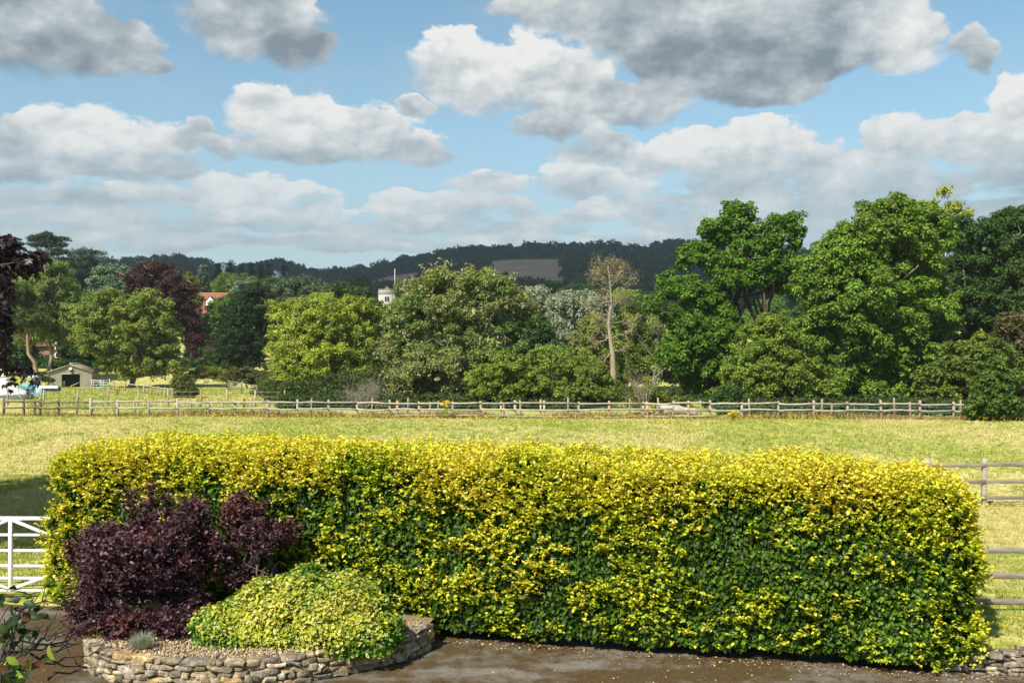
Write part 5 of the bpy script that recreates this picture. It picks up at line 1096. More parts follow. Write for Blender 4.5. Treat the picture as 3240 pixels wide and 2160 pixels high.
# centre: the ash with seed bunches and what grows round it
plant('ash_tree', 'big thinning ash with tan seed bunches in the middle of the treeline', 'tree', 88, 1060,
      [(1010,660,80,45),(1100,650,85,45),(1160,690,60,60),(970,720,80,60),(1060,740,110,80),(930,790,60,80,-1),(1000,850,110,65,-2),(1180,760,45,70),(1100,830,90,70,-1),(950,870,60,45,-2),(1060,890,80,35,-2),(1215,720,25,45)],
      [((0.136, 0.199, 0.043), 3), ((0.185, 0.245, 0.060), 2), ((0.086, 0.152, 0.034), 2)], (.30, .15), 44000, 220, (.6, 1.15), .45, 'palebark', seed=21, limbs=40, sub=3, shell=.55, twigs=(58, 2.0, .055, 'palebark'), extra=keys([((.40, .33, .20), 3), ((.52, .43, .30), 2), ((.28, .21, .12), 1)], 820, .24), hue=((.25, .26, .09), .4))
plant('ash_tree', 'rounded yellow-green ash left of the big thinning ash', 'tree', 100, 740,
      [(700,740,75,65),(770,730,90,60),(830,760,60,70),(660,800,55,75,-1),(740,820,100,75,-1),(690,870,80,45,-2),(800,850,70,60,-1),(860,720,30,40),(640,720,30,30)],
      YG, (.32, .15), 40000, 180, (.7, 1.25), .4, 'palebark', seed=22, limbs=28, twigs=(22, 2.2, .05, 'palebark'), hue=((.11, .18, .03), .5))
plant('hawthorn_bush', 'bright yellow-green bush under the right side of the big ash', 'bush', 79, 1150, [(1150,850,55,45),(1110,880,45,40),(1180,890,45,35),(1140,905,70,22),(1200,850,30,40)], [((.17, .235, .03), 3), ((.22, .28, .036), 2), ((.09, .14, .022), 2)], (.2, .14), 13000, 75, (.4, .75), .1, 'bark', seed=23, stems=3, limbs=8, lo=-.9)
plant('sallow_bush', 'grey-green bush right of the bright bush behind the fence', 'bush', 80, 1260, [(1260,830,55,40),(1230,870,50,40),(1300,860,45,45),(1270,900,70,25),(1340,840,35,40)], OL, (.2, .11), 12000, 75, (.4, .75), .1, 'bark', seed=24, stems=3, limbs=8, lo=-.9, twigs=(14, 1.2, .02, 'deadtwig'))
plant('hawthorn_bush', 'dense green bush just left of the dead tree trunk', 'bush', 78, 1365, [(1360,880,45,40),(1335,900,40,28),(1395,895,38,32),(1370,855,25,25)], [((.11, .16, .028), 3), ((.15, .20, .036), 2)], (.2, .14), 8500, 55, (.35, .65), .09, 'bark', seed=25, stems=3, limbs=7, lo=-.9)
bare('dead_bush', 'grey leafless tangled bush at the foot of the yellow-green ash', 'bush', 77, 838, 2.9, 3.2, 26, .035, 'greytwig', 4, 3, up=.8, fan=1.5)
def dead_tree():
    d = 122; bx = (1410 - CX) / FD * d; bz = float(gz(bx, d)); rng = np.random.default_rng(31); root = empty('dead_tree', (bx, d, bz), 'tall pale dead tree with bare crown standing alone in the treeline', 'tree'); O = np.array([bx, d, bz])
    path = [(1410,897),(1409,860),(1407,810),(1402,780),(1398,740),(1404,700),(1402,660),(1399,630),(1396,605)]
    P = np.array([at(a, b, d) - O for a, b in path]); P[0, 2] = -.2; mb = MB(); rad = np.array([.48,.34,.28,.25,.22,.18,.13,.08,.04]); mb.tube(P, rad, 9)
    br = [(3,(1375,760)),(4,(1355,720)),(4,(1435,700)),(5,(1372,680)),(5,(1438,655)),(6,(1378,640)),(6,(1425,630)),(6,(1360,628)),(7,(1385,615)),(7,(1415,612)),(7,(1440,640)),(3,(1450,760)),(2,(1440,800)),(5,(1350,690)),(6,(1375,622)),(7,(1405,608)),(4,(1368,742)),(3,(1362,790)),(4,(1440,735)),(5,(1428,690)),(5,(1382,650)),(2,(1372,830)),(6,(1415,640)),(7,(1378,606)),(7,(1430,622))]
    tips = []
    def sub(a, b, r, lv):
        Pp = bent(rng, a, b, 6, .16); mb.tube(Pp, r * np.linspace(1, .35, 6), 5); tips.append(b); L = np.linalg.norm(b - a)
        if lv:
            for q in range(4):
                c = Pp[rng.integers(2, 6)]; sub(c, c + unit((b - a) / L + rng.normal(size=3) * .6 + np.array([0, 0, .35])) * L * rng.uniform(.3, .55), r * .5, lv - 1)
    for i, (x, y) in br: sub(P[i], at(x, y, d + rng.uniform(-1.5, 1.5)) - O, rad[i] * .36, 2)
    mb.build('trunk', M['palebark'], root, True)
    C = np.array(tips); C = C[C[:, 2] > 4]; C = C[rng.choice(len(C), min(420, len(C)))]; Q, N, U, i = leaves_on(rng, C, np.full(len(C), .8), 9)
    link('withered_leaves', leaf_mesh('withered_leaves', Q, N, U, .19, .09, pick(rng, len(Q), [((.30, .24, .11), 3), ((.38, .31, .17), 2), ((.16, .17, .05), 1)]), 'rhomb'), M['leaf'], root)
dead_tree()
plant('ivy_tree', 'olive tree growing right of the dead pale trunk', 'tree', 125, 1450, [(1450,740,38,50),(1470,800,45,55),(1440,830,35,45),(1480,850,40,40),(1430,870,30,25),(1500,790,30,50)], OL, (.34, .2), 15000, 90, (.7, 1.3), .25, 'bark', seed=32, limbs=14, hue=((.05, .08, .022), .5))
plant('ivy_tree', 'olive tree growing left of the dead pale trunk', 'tree', 127, 1350, [(1360,760,35,50),(1345,820,40,40),(1375,850,28,30),(1330,790,30,35)], OL, (.34, .2), 10000, 70, (.7, 1.2), .25, 'bark', seed=33, limbs=12, hue=((.20, .17, .08), .5), twigs=(16, 2.0, .05, 'deadtwig'))
plant('poplar_tree', 'silver-leaved poplar between the big ash and the dead tree', 'tree', 175, 1300, [(1310,700,60,38),(1350,715,50,50),(1290,740,45,45),(1330,775,60,45),(1385,740,35,50)], SV, (.5, .3), 19000, 130, (1.1, 2.0), .4, 'bark', seed=34, limbs=14)
plant('poplar_tree', 'second silver poplar hugging the right flank of the big ash', 'tree', 182, 1245, [(1235,690,40,35),(1250,730,35,50),(1262,780,30,40)], SV, (.5, .3), 9000, 70, (1.1, 1.9), .35, 'bark', seed=35, limbs=10, hue=((.10, .14, .08), .4))
plant('oak_tree', 'dark green oak tucked behind the big ash right side', 'tree', 128, 1240, [(1225,770,45,50),(1255,800,35,40),(1230,720,25,30),(1270,840,35,30)], DK, (.34, .22), 12000, 70, (.8, 1.4), .3, 'bark', seed=36, limbs=12, hue=((.09, .11, .03), .3))
bare('bare_sapling', 'leafless pale sapling leaning on the fence right of the dead tree', 'sapling', 67.6, 1478, 3.3, 1.7, 6, .035, 'deadtwig', 7, 3, up=1.5, fan=.8)
plant('bramble_bush', 'low leafy bramble behind the bare sapling', 'bush', 69.5, 1500, [(1490,905,40,25),(1530,920,40,22),(1460,920,30,22),(1570,935,40,14)], [((.10, .145, .024), 3), ((.14, .17, .035), 2)], (.17, .12), 6500, 60, (.3, .55), .05, 'bark', seed=37, stems=3, limbs=6, lo=-.95)
plant('field_hedge', 'low dark hedge line across the meadow beyond the bare sapling', 'hedge', 128, 1540, [(1490,868,40,18),(1550,862,45,20),(1600,858,40,24),(1640,850,40,30)], [((.075, .10, .03), 3), ((.05, .08, .022), 2), ((.12, .12, .05), 1)], (.3, .18), 8000, 70, (.5, .9), .1, 'bark', seed=38, stems=4, limbs=8, lo=-.95)
plant('willow_bush', 'pale green willow scrub behind the dead tree and meadow', 'bush', 150, 1530, [(1520,760,40,60),(1500,820,50,40),(1560,800,40,50),(1590,840,50,30)], OL, (.4, .2), 12000, 90, (.8, 1.5), .2, 'bark', seed=39, limbs=10)
plant('holly_bush', 'dark glossy low bush under the low oak by the fence', 'bush', 74, 1680, [(1670,905,35,25),(1640,925,40,16),(1700,925,40,20)], DK, (.16, .11), 6000, 50, (.3, .55), .06, 'bark', seed=40, stems=3, limbs=5, lo=-.95)
# left
plant('walnut_tree', 'broad round olive-green tree beside the grey shed', 'tree', 130, 300,
      [(250,720,80,55),(330,710,70,50),(290,760,120,70),(225,775,60,48),(370,770,50,65),(275,835,62,34),(350,830,60,45),(400,800,25,50),(330,852,70,26),(392,845,36,34)], [((0.188, 0.236, 0.046), 3), ((0.251, 0.295, 0.060), 2), ((0.113, 0.164, 0.034), 2)], (.36, .2), 42000, 190, (.8, 1.5), .42, 'bark', seed=51, limbs=26, hue=((.09, .17, .025), .45), twigs=(16, 2.2, .06, 'palebark'), fork=.22)
plant('birch_tree', 'tall weeping silver birch behind the tent and shed', 'tree', 142, 118,
      [(120,640,55,45),(80,690,60,60),(150,700,40,60),(60,760,45,50),(130,760,50,50),(95,620,40,30),(175,740,25,40)], [((0.165, 0.236, 0.060), 3), ((0.220, 0.290, 0.078), 2), ((0.110, 0.162, 0.043), 2)], (.42, .15), 34000, 170, (.8, 1.5), .3, 'palebark', seed=52, limbs=20, up=.2, droop=1.1, twigs=(10, 2.2, .05, 'palebark'), flatz=1.0)
plant('pine_tree', 'orange-trunked pine between the white tent and the birch', 'tree', 135, 84, [(40,690,45,40),(60,740,40,30),(20,740,40,40),(85,725,25,25)], [((.05, .08, .022), 3), ((.09, .11, .03), 2)], (.4, .16), 9000, 60, (.8, 1.4), .38, 'tanbark', seed=53, limbs=12, fork=.55)
plant('copper_beech', 'dark purple copper beech behind the round olive tree', 'tree', 165, 400,
      [(350,640,60,40),(400,670,50,50),(430,730,35,70),(380,720,60,70),(440,790,28,40),(310,650,35,40)], CP, (.42, .26), 26000, 130, (.9, 1.6), .5, 'palebark', 'leaf', seed=54, limbs=22, twigs=(40, 2.4, .07, 'palebark'))
plant('cedar_tree', 'blue-green cedar with layered drooping boughs on the skyline', 'tree', 205, 205, [(205,580,45,12),(185,610,55,14),(215,635,55,16),(180,660,50,20),(200,600,30,25)], [((.05, .08, .055), 3), ((.08, .115, .08), 2), ((.03, .05, .035), 2)], (.5, .12), 15000, 120, (.9, 1.6), .5, 'bark', 'needle', seed=55, limbs=26, flatz=.35, shell=.3)
plant('cedar_tree', 'dark flat-topped cedar highest on the left skyline', 'tree', 198, 112, [(108,540,26,9),(135,550,34,8),(85,548,28,8),(110,562,50,9),(130,580,40,9),(95,590,30,8),(150,600,30,9),(120,605,50,12)], [((.022, .042, .022), 3), ((.035, .06, .028), 2)], (.5, .12), 15000, 120, (.7, 1.3), .55, 'bark', 'needle', seed=56, limbs=30, flatz=.3, shell=.2)
plant('blue_pine', 'rounded blue-green pine between the cedar and the copper beech', 'tree', 180, 262, [(255,630,55,25),(240,655,45,25),(290,655,45,22),(260,690,60,40)], BG, (.5, .16), 16000, 110, (.9, 1.5), .45, 'bark', 'needle', seed=57, limbs=16, flatz=.6)
plant('blue_pine', 'small blue-green pine just left of the copper beech', 'tree', 172, 315, [(310,665,40,18),(335,685,30,18),(295,690,40,25)], BG, (.45, .15), 8000, 60, (.8, 1.3), .3, 'bark', 'needle', seed=58, limbs=10, flatz=.6)
plant('golden_conifer', 'yellow-green conifer at the right edge of the copper beech', 'tree', 178, 440, [(440,655,16,24),(445,690,22,30),(432,640,10,12)], [((.16, .15, .025), 3), ((.09, .10, .02), 2)], (.4, .16), 6000, 50, (.7, 1.2), .25, 'bark', 'needle', seed=59, limbs=8)
plant('holm_oak', 'very dark dense evergreen oak left of the yellow-green ash', 'tree', 150, 560, [(560,720,55,50),(590,690,45,40),(560,780,60,60),(600,770,40,60),(520,790,30,50),(575,830,50,30)], [((.022, .048, .014), 3), ((.035, .065, .018), 2), ((.014, .032, .010), 2)], (.34, .2), 32000, 150, (.8, 1.5), .45, 'bark', seed=60, limbs=16)
plant('maple_tree', 'bright green maple in front of the red tiled house', 'tree', 168, 505, [(505,720,35,35),(490,760,32,35),(525,700,22,22),(515,770,30,35)], [((.09, .16, .022), 3), ((.13, .20, .03), 2), ((.05, .10, .018), 2)], (.4, .26), 14000, 85, (.8, 1.4), .3, 'bark', seed=61, limbs=10)
plant('scots_pine', 'pale green scots pine with flat head by the tiled roof', 'tree', 192, 572, [(570,655,38,16),(560,672,40,16),(585,690,32,22),(565,710,40,25)], BG, (.5, .17), 11000, 80, (.8, 1.4), .35, 'tanbark', 'needle', seed=62, limbs=12, flatz=.5)
plant('pine_tree', 'broad blue-green pine crown above the yellow-green ash', 'tree', 172, 690, [(690,655,55,22),(650,675,45,25),(730,680,45,30),(670,700,60,30)], [((.075, .11, .055), 3), ((.11, .145, .075), 2), ((.045, .075, .035), 2)], (.5, .16), 16000, 100, (.9, 1.5), .45, 'tanbark', 'needle', seed=63, limbs=14, flatz=.55)
plant('oak_tree', 'mid green oak right of the broad pine crown', 'tree', 165, 800, [(780,675,45,25),(820,690,45,30),(760,700,40,30),(850,710,30,25)], [((.055, .09, .02), 3), ((.08, .115, .026), 2), ((.035, .06, .015), 2)], (.42, .26), 16000, 100, (.9, 1.5), .4, 'bark', seed=64, limbs=14)
plant('oak_tree', 'dark small oak in front of the brown field strip', 'tree', 330, 828, [(828,650,24,13),(815,660,20,12),(842,662,18,10)], DK, (.7, .45), 5000, 40, (1.4, 2.3), .4, 'bark', seed=65, limbs=8)
plant('lime_tree', 'light green tree hiding the foot of the church tower', 'tree', 240, 895, [(890,722,38,22),(855,712,28,25),(925,722,30,30),(870,740,40,25)], BR, (.6, .36), 10000, 70, (1.3, 2.2), .4, 'bark', seed=66, limbs=8)
plant('lime_tree', 'pale tree just right of the church flagpole', 'tree', 280, 945, [(935,665,35,25),(960,690,40,40),(925,690,25,25)], [((.10, .14, .035), 3), ((.14, .175, .045), 2)], (.65, .4), 9000, 70, (1.4, 2.3), .4, 'bark', seed=67, limbs=8)
SP = [((.016, .034, .022), 3), ((.026, .048, .028), 2)]
def spruce(px, py, d, w, label, cols=SP, seed=1):
    lob = [(px, py + k * 16 + 6, 2 + w * (k + 1) / 6, 12) for k in range(6)]
    plant('spruce_tree', label, 'tree', d, px, lob, cols, (.9, .3), 4200, 70, (.9, 1.7), .35, 'bark', 'needle', seed=seed, flatz=.45, shell=.3, limbs=4, group='dark spruces below the wooded ridge', droop=.6)
spruce(466, 612, 255, 26, 'slender grey-green spruce left of the tiled roof', [((.05, .085, .05), 3), ((.07, .11, .06), 2)], 70)
for k, (px, py, d, w, lb) in enumerate([(500, 606, 395, 26, 'dark spruce right behind the slender grey-green spruce'), (528, 600, 420, 30, 'dark spruce above the tiled roof ridge'), (555, 612, 400, 24, 'short dark spruce behind the scots pine'), (600, 612, 410, 28, 'pointed dark spruce left of the distant low white house'),
                                         (618, 606, 430, 26, 'taller dark spruce touching the distant low white house'), (652, 612, 405, 24, 'dark spruce right of the distant low white house'), (578, 606, 425, 22, 'thin dark spruce between its broader neighbours')]):
    spruce(px, py, d, w, lb, SP, 71 + k)
for k, (px, py, d, w, h, cols, lb) in enumerate([(420, 690, 250, 40, 40, OL, 'olive tree behind the copper beech crown'), (640, 660, 300, 60, 24, DK, 'dark wide tree below the spruces'), (545, 650, 320, 60, 22, OL, 'dull green tree group behind the tiled roof'),
        (990, 690, 260, 60, 40, OK, 'green tree behind the big ash left shoulder'), (1330, 668, 330, 35, 12, DK, 'small dark tree on the green strip behind the poplars'), (1270, 665, 350, 30, 10, DK, 'dark low tree left on the green strip'), (1500, 690, 300, 60, 20, DK, 'dark tree behind the ivy tree and low oak'), (1440, 680, 320, 30, 14, OL, 'dull green tree behind the dead tree crown'),
        (1770, 740, 240, 60, 60, OK, 'green tree seen through the tall open oak stems'), (1880, 720, 200, 60, 70, DK, 'dark tree behind the biggest domed tree left flank'), (1640, 720, 260, 80, 40, DK, 'dark tree behind the tall open oak'), (30, 650, 210, 50, 60, OL, 'green tree behind the purple maple leaves'), (240, 720, 200, 80, 60, DK, 'dark tree behind the round olive tree'),
        (30, 800, 152, 50, 50, DK, 'dark shade tree by the brick cottage'), (170, 800, 158, 40, 50, DK, 'dark tree between birch and round olive tree'), (460, 770, 185, 30, 60, DK, 'dark tree behind the cabin left side'), (400, 860, 165, 60, 30, DK, 'dark bush under the copper beech'), (880, 790, 145, 50, 60, OK, 'green tree in the gap between the two ashes'), (1395, 800, 150, 60, 60, OL, 'olive tree behind the dead pale trunk'), (1290, 830, 140, 60, 40, OK, 'green tree behind the grey-green bush'), (1470, 800, 170, 60, 50, OL, 'dull willow-like tree behind the bare sapling'), (1190, 800, 130, 50, 60, DK, 'dark tree behind the bright yellow-green bush'), (1960, 870, 100, 120, 50, DK, 'dark bush in the shade under the biggest domed tree'), (1000, 790, 140, 70, 60, DK, 'dark tree showing through the big ash'), (1940, 780, 118, 90, 70, DK, 'dark tree showing through the biggest domed tree'), (2150, 790, 112, 70, 70, DK, 'dark tree right of the biggest domed tree trunk'), (300, 830, 160, 110, 40, DK, 'dark thicket added as shade behind the round olive tree trunk'), (90, 845, 165, 60, 30, DK, 'dark thicket added as shade behind the white tent'), (2180, 870, 98, 80, 60, DK, 'dark bush in the shade left of the yellow-tinged tree')]):  # the two thickets are added to stand in for shade under the trees
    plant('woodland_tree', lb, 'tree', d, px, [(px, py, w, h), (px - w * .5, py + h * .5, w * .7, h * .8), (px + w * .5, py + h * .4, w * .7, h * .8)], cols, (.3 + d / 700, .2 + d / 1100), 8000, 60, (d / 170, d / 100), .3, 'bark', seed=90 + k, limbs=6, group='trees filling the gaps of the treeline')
def shrub(px, d, lob, cols, lb, seed, n=6000, name='garden_shrub'):
    plant(name, lb, 'shrub', d, px, lob, cols, (.22, .14), n, 60, ((.4, .75) if name != 'weed_patch' else (.15, .3)), .06, 'bark', seed=seed, stems=3, limbs=6, lo=-.95)
shrub(424, 100, [(420,880,25,25),(435,900,22,18),(412,900,18,16)], [((.10, .13, .028), 3), ((.13, .15, .035), 2)], 'light green shrub by the fence below the copper beech', 120, 6500)
shrub(470, 133, [(480,855,30,17),(510,862,35,17),(455,858,25,14)], [((.15, .16, .02), 3), ((.20, .19, .03), 2), ((.07, .10, .02), 2)], 'yellow-green hedge shrub in front of the dark car', 121, 8000)
shrub(570, 125, [(560,862,45,20),(600,868,40,20),(530,868,30,15)], [((.09, .10, .03), 3), ((.06, .085, .022), 2), ((.15, .13, .06), 1)], 'brownish bramble hedge right of the yellow-green shrub', 122, 8000, 'bramble_hedge')
shrub(495, 158, [(490,815,30,14),(515,822,35,12),(540,840,50,15),(500,838,45,14)], [((.05, .10, .02), 3), ((.03, .06, .015), 2)], 'dark laurel hedge below the orange cabin', 123, 8000, 'laurel_hedge')
shrub(620, 108, [(620,890,30,20),(640,905,30,15),(600,900,25,14)], [((.11, .14, .025), 3), ((.07, .10, .02), 2)], 'green shrub at the left foot of the yellow-green ash', 124, 6000)
shrub(130, 128, [(112,872,16,5),(100,868,14,5)], [((.12, .11, .04), 3), ((.08, .10, .025), 2)], 'straggly weeds between the covered boat and the shed', 125, 2500, 'weed_patch')

def undergrowth_and_shade():
    rng = np.random.default_rng(141); n = 5200; px = rng.uniform(600, 2480, n); d = rng.uniform(88, 116, n); hmax = np.interp(px, [600, 760, 860, 1180, 1330, 1400, 1440, 1640, 1700, 2480], [2.2, 3.2, 4.2, 4.5, 3.6, 2.0, .5, .6, 3.6, 5.0])
    x = (px - CX) / FD * d; h = hmax * (.35 + .65 * fbm(np.stack([x * .22, d * .22, 0 * x], -1), 3, 7)) * rng.random(n) ** .6; C = np.stack([x, d, gz(x, d) + h], 1)
    P, N, U, i = leaves_on(rng, C, rng.uniform(.35, .8, n), 22); c = pick(rng, len(P), [((.045, .075, .018), 3), ((.07, .10, .024), 2), ((.03, .05, .014), 2), ((.10, .09, .035), .5)])
    m = 3600; px = np.where(rng.random(m) < .5, rng.uniform(640, 1400, m), rng.uniform(1655, 2460, m)); d = np.where(px < 1500, rng.uniform(77, 90, m), fd(px) + 3 + rng.random(m) * 22); x = (px - CX) / FD * d  # low second batch: greenery at left, dark stand-in for ground shadow at right
    h = .75 * rng.random(m) ** .7 * (.4 + 1.2 * fbm(np.stack([x * .3, d * .3, 0 * x], -1), 2, 9)); C = np.stack([x, d, gz(x, d) + h], 1); P2, N2, U2, i2 = leaves_on(rng, C, rng.uniform(.25, .5, m), 22)
    c2 = pick(rng, len(P2), [((.04, .07, .018), 3), ((.065, .10, .024), 2), ((.028, .045, .014), 2)]); P, N, U, c = np.concatenate([P, P2]), np.concatenate([N, N2]), np.concatenate([U, U2]), np.concatenate([c, c2])
    cset(link('undergrowth_and_shade', leaf_mesh('undergrowth_and_shade', P, N, U, .30 * rng.uniform(.7, 1.3, len(P)), .19, c, 'rhomb'), M['leaf']), kind='stuff')
undergrowth_and_shade()
# near left: purple maple reaching into the picture, and the glossy shrub in the corner
def purple_maple():
    rng = np.random.default_rng(61); d = 22; O = np.array([-17.0, 21.5, float(gz(-17, 21.5))]); root = empty('purple_maple', O, 'dark purple maple whose leafy branch tips hang in at the left edge', 'tree')
    spr = [(20,590,22,28),(45,600,22,16),(70,600,20,12),(90,600,14,14),(5,570,14,18),(30,575,20,12),(60,615,14,14),(5,640,14,18),(8,690,10,30),(20,660,6,8),(0,740,14,60),(-14,815,10,40),(4,800,8,14),(12,846,22,7),(40,848,16,5),(28,880,3,8),(62,858,8,6),(78,868,5,9),(0,780,10,20),(-10,600,20,40),(-15,700,18,60)]
    C = []; R_ = []
    for (x, y, rx, ry) in spr:
        for k in range(max(2, int(rx * ry / 22))):
            C.append(at(x + rng.uniform(-rx, rx), y + rng.uniform(-ry, ry), d + rng.uniform(-1.2, 1.2)) - O); R_.append(.22)
    m = 1500; L2 = [(-.4, 0, 5.2, 5.0, 4.6, 3.2), (-.6, .2, 10, 5.4, 5.0, 4.5), (-.8, .3, 15.5, 4.4, 4.4, 4.2), (-.8, .3, 19.5, 2.8, 2.8, 2.6)]
    B, _ = clumps_in(rng, L2, m, .5); B = B[(B[:, 0] + O[0]) < (-(1250 + 70 * (B[:, 2] < 6)) / FD * (B[:, 1] + O[1]))]; C = np.concatenate([np.array(C), B]); R2 = np.concatenate([np.array(R_), np.full(len(B), .55)]); mm = np.concatenate([np.full(len(R_), 8), np.full(len(B), 20)])
    P, N, U, i = leaves_on(rng, C, R2, mm, .7, .6, .6, .7)
    s = np.where(i < len(R_), 1, 1.9) * rng.uniform(.75, 1.2, len(P))
    link('crown', leaf_mesh('crown', P, N, U, .135 * s, .145 * s, pick(rng, len(P), [((.022, .012, .016), 3), ((.034, .016, .020), 2), ((.016, .010, .013), 2)], .25), 'maple'), M['purple'], root)
    mb = MB(); T = bent(rng, np.array([0, 0, -.2]), np.array([-.5, .2, 19.]), 9, .03); mb.tube(T, .38 * np.linspace(1.2, .15, 9), 9)
    for k in range(0, len(R_), 5):
        a = T[rng.integers(1, 4)]; mb.tube(bent(rng, a, C[k], 7, .08), .05 * np.linspace(1, .12, 7), 5)
    for k in rng.choice(len(B), 40): a = T[rng.integers(2, 8)]; mb.tube(bent(rng, a, B[k], 6, .1), .09 * np.linspace(1, .15, 6), 5)
    mb.build('trunk', M['bark'], root, True)
purple_maple()
def camellia():
    rng = np.random.default_rng(71); d = 6.2; O = np.array([-3.75, 6.3, 0]); root = empty('camellia_bush', O, 'glossy broad-leaved bush with bare dark twigs in the bottom left corner', 'bush')
    tips = [(20,1390,6.2),(45,1400,6.1),(60,1415,6.1),(10,1420,6.3),(35,1450,6.2),(70,1440,6.0),(15,1480,6.1),(50,1530,6.0),(20,1530,6.1),(30,1560,6.0),(60,1555,5.9),(85,1500,6.0),(5,1560,6.2),(75,1375,6.3),(8,1450,6.0),(40,1425,6.0),(10,1510,5.9),(-20,1400,6.3),(-30,1480,6.2),(-40,1550,6.1),(-25,1440,6.0)]
    mb = MB(); base = np.array([0, 0, -.05]); T = np.array([at(*t) - O for t in tips])
    for k in range(5):
        m0 = T[rng.choice(len(T), 4)].mean(0) - np.array([.3, 0, .5]); P = bent(rng, base + rng.normal(size=3) * np.array([.12, .12, 0]), m0, 7, .08); mb.tube(P, .028 * np.linspace(1.2, .45, 7), 6)
        for t in range(k, len(T), 5): mb.tube(bent(rng, P[rng.integers(3, 7)], T[t], 6, .12), .010 * np.linspace(1, .35, 6), 5)
    bare_t = [((30,1520),(190,1440)),((20,1500),(130,1455)),((60,1530),(205,1505)),((10,1440),(95,1395)),((30,1480),(150,1470)),((90,1520),(170,1478)),((40,1400),(105,1375)),((80,1490),(120,1425)),((110,1560),(200,1530)),((10,1460),(70,1425)),((70,1500),(185,1530))]
    for (a, b) in bare_t:
        a = at(*a, 6.1) - O; b = at(*b, 6.3 + rng.uniform(-.2, .2)) - O; P = bent(rng, a, b, 7, .10); mb.tube(P, .0085 * np.linspace(1, .4, 7), 5)
        for q in range(4):
            c = P[rng.integers(2, 7)]; mb.tube(bent(rng, c, c + unit((b - a) + rng.normal(size=3) * .2 + np.array([0, 0, .15])) * rng.uniform(.06, .18), 4, .12), .004 * np.linspace(1, .4, 4), 4)
    mb.build('branches', M['darktwig'], root, True)
    n = len(T); idx = np.concatenate([np.repeat(np.arange(n), 5)]); k = len(idx)
    P = T[idx] + rng.normal(size=(k, 3)) * .05; N = rng.normal(size=(k, 3)) * .6 + np.array([-.2, -.5, .6]); U = rng.normal(size=(k, 3)) * .8 + np.array([.2, -.1, -.5])
    low = T[idx][:, 2] + O[2] < 2.74  # half the low leaves are painted bright green as if sunlit
    c = np.where((low & (rng.random(k) < .5))[:, None], pick(rng, k, [((.13, .20, .02), 2), ((.20, .24, .03), 1)]), pick(rng, k, [((.016, .034, .009), 4), ((.03, .055, .012), 2), ((.10, .05, .016), .6)]))
    s = rng.uniform(.75, 1.2, k)
    link('leaves', leaf_mesh('leaves', P, N, U, .086 * s, .047 * s, c, 'big'), M['gloss'], root)
    m = 420; B, _ = clumps_in(rng, [(-.55, .1, 1.4, .75, .7, 1.3)], m, .5); B = B[(B[:, 0] + O[0]) < -(1176 - 10) / FD * (B[:, 1] + O[1])]; m = len(B)
    link('lower_leaves', leaf_mesh('lower_leaves', B, rng.normal(size=(m, 3)) + np.array([0, 0, .6]), rng.normal(size=(m, 3)), .1, .055, pick(rng, m, [((.02, .045, .015), 1)]), 'big'), M['gloss'], root)
camellia()

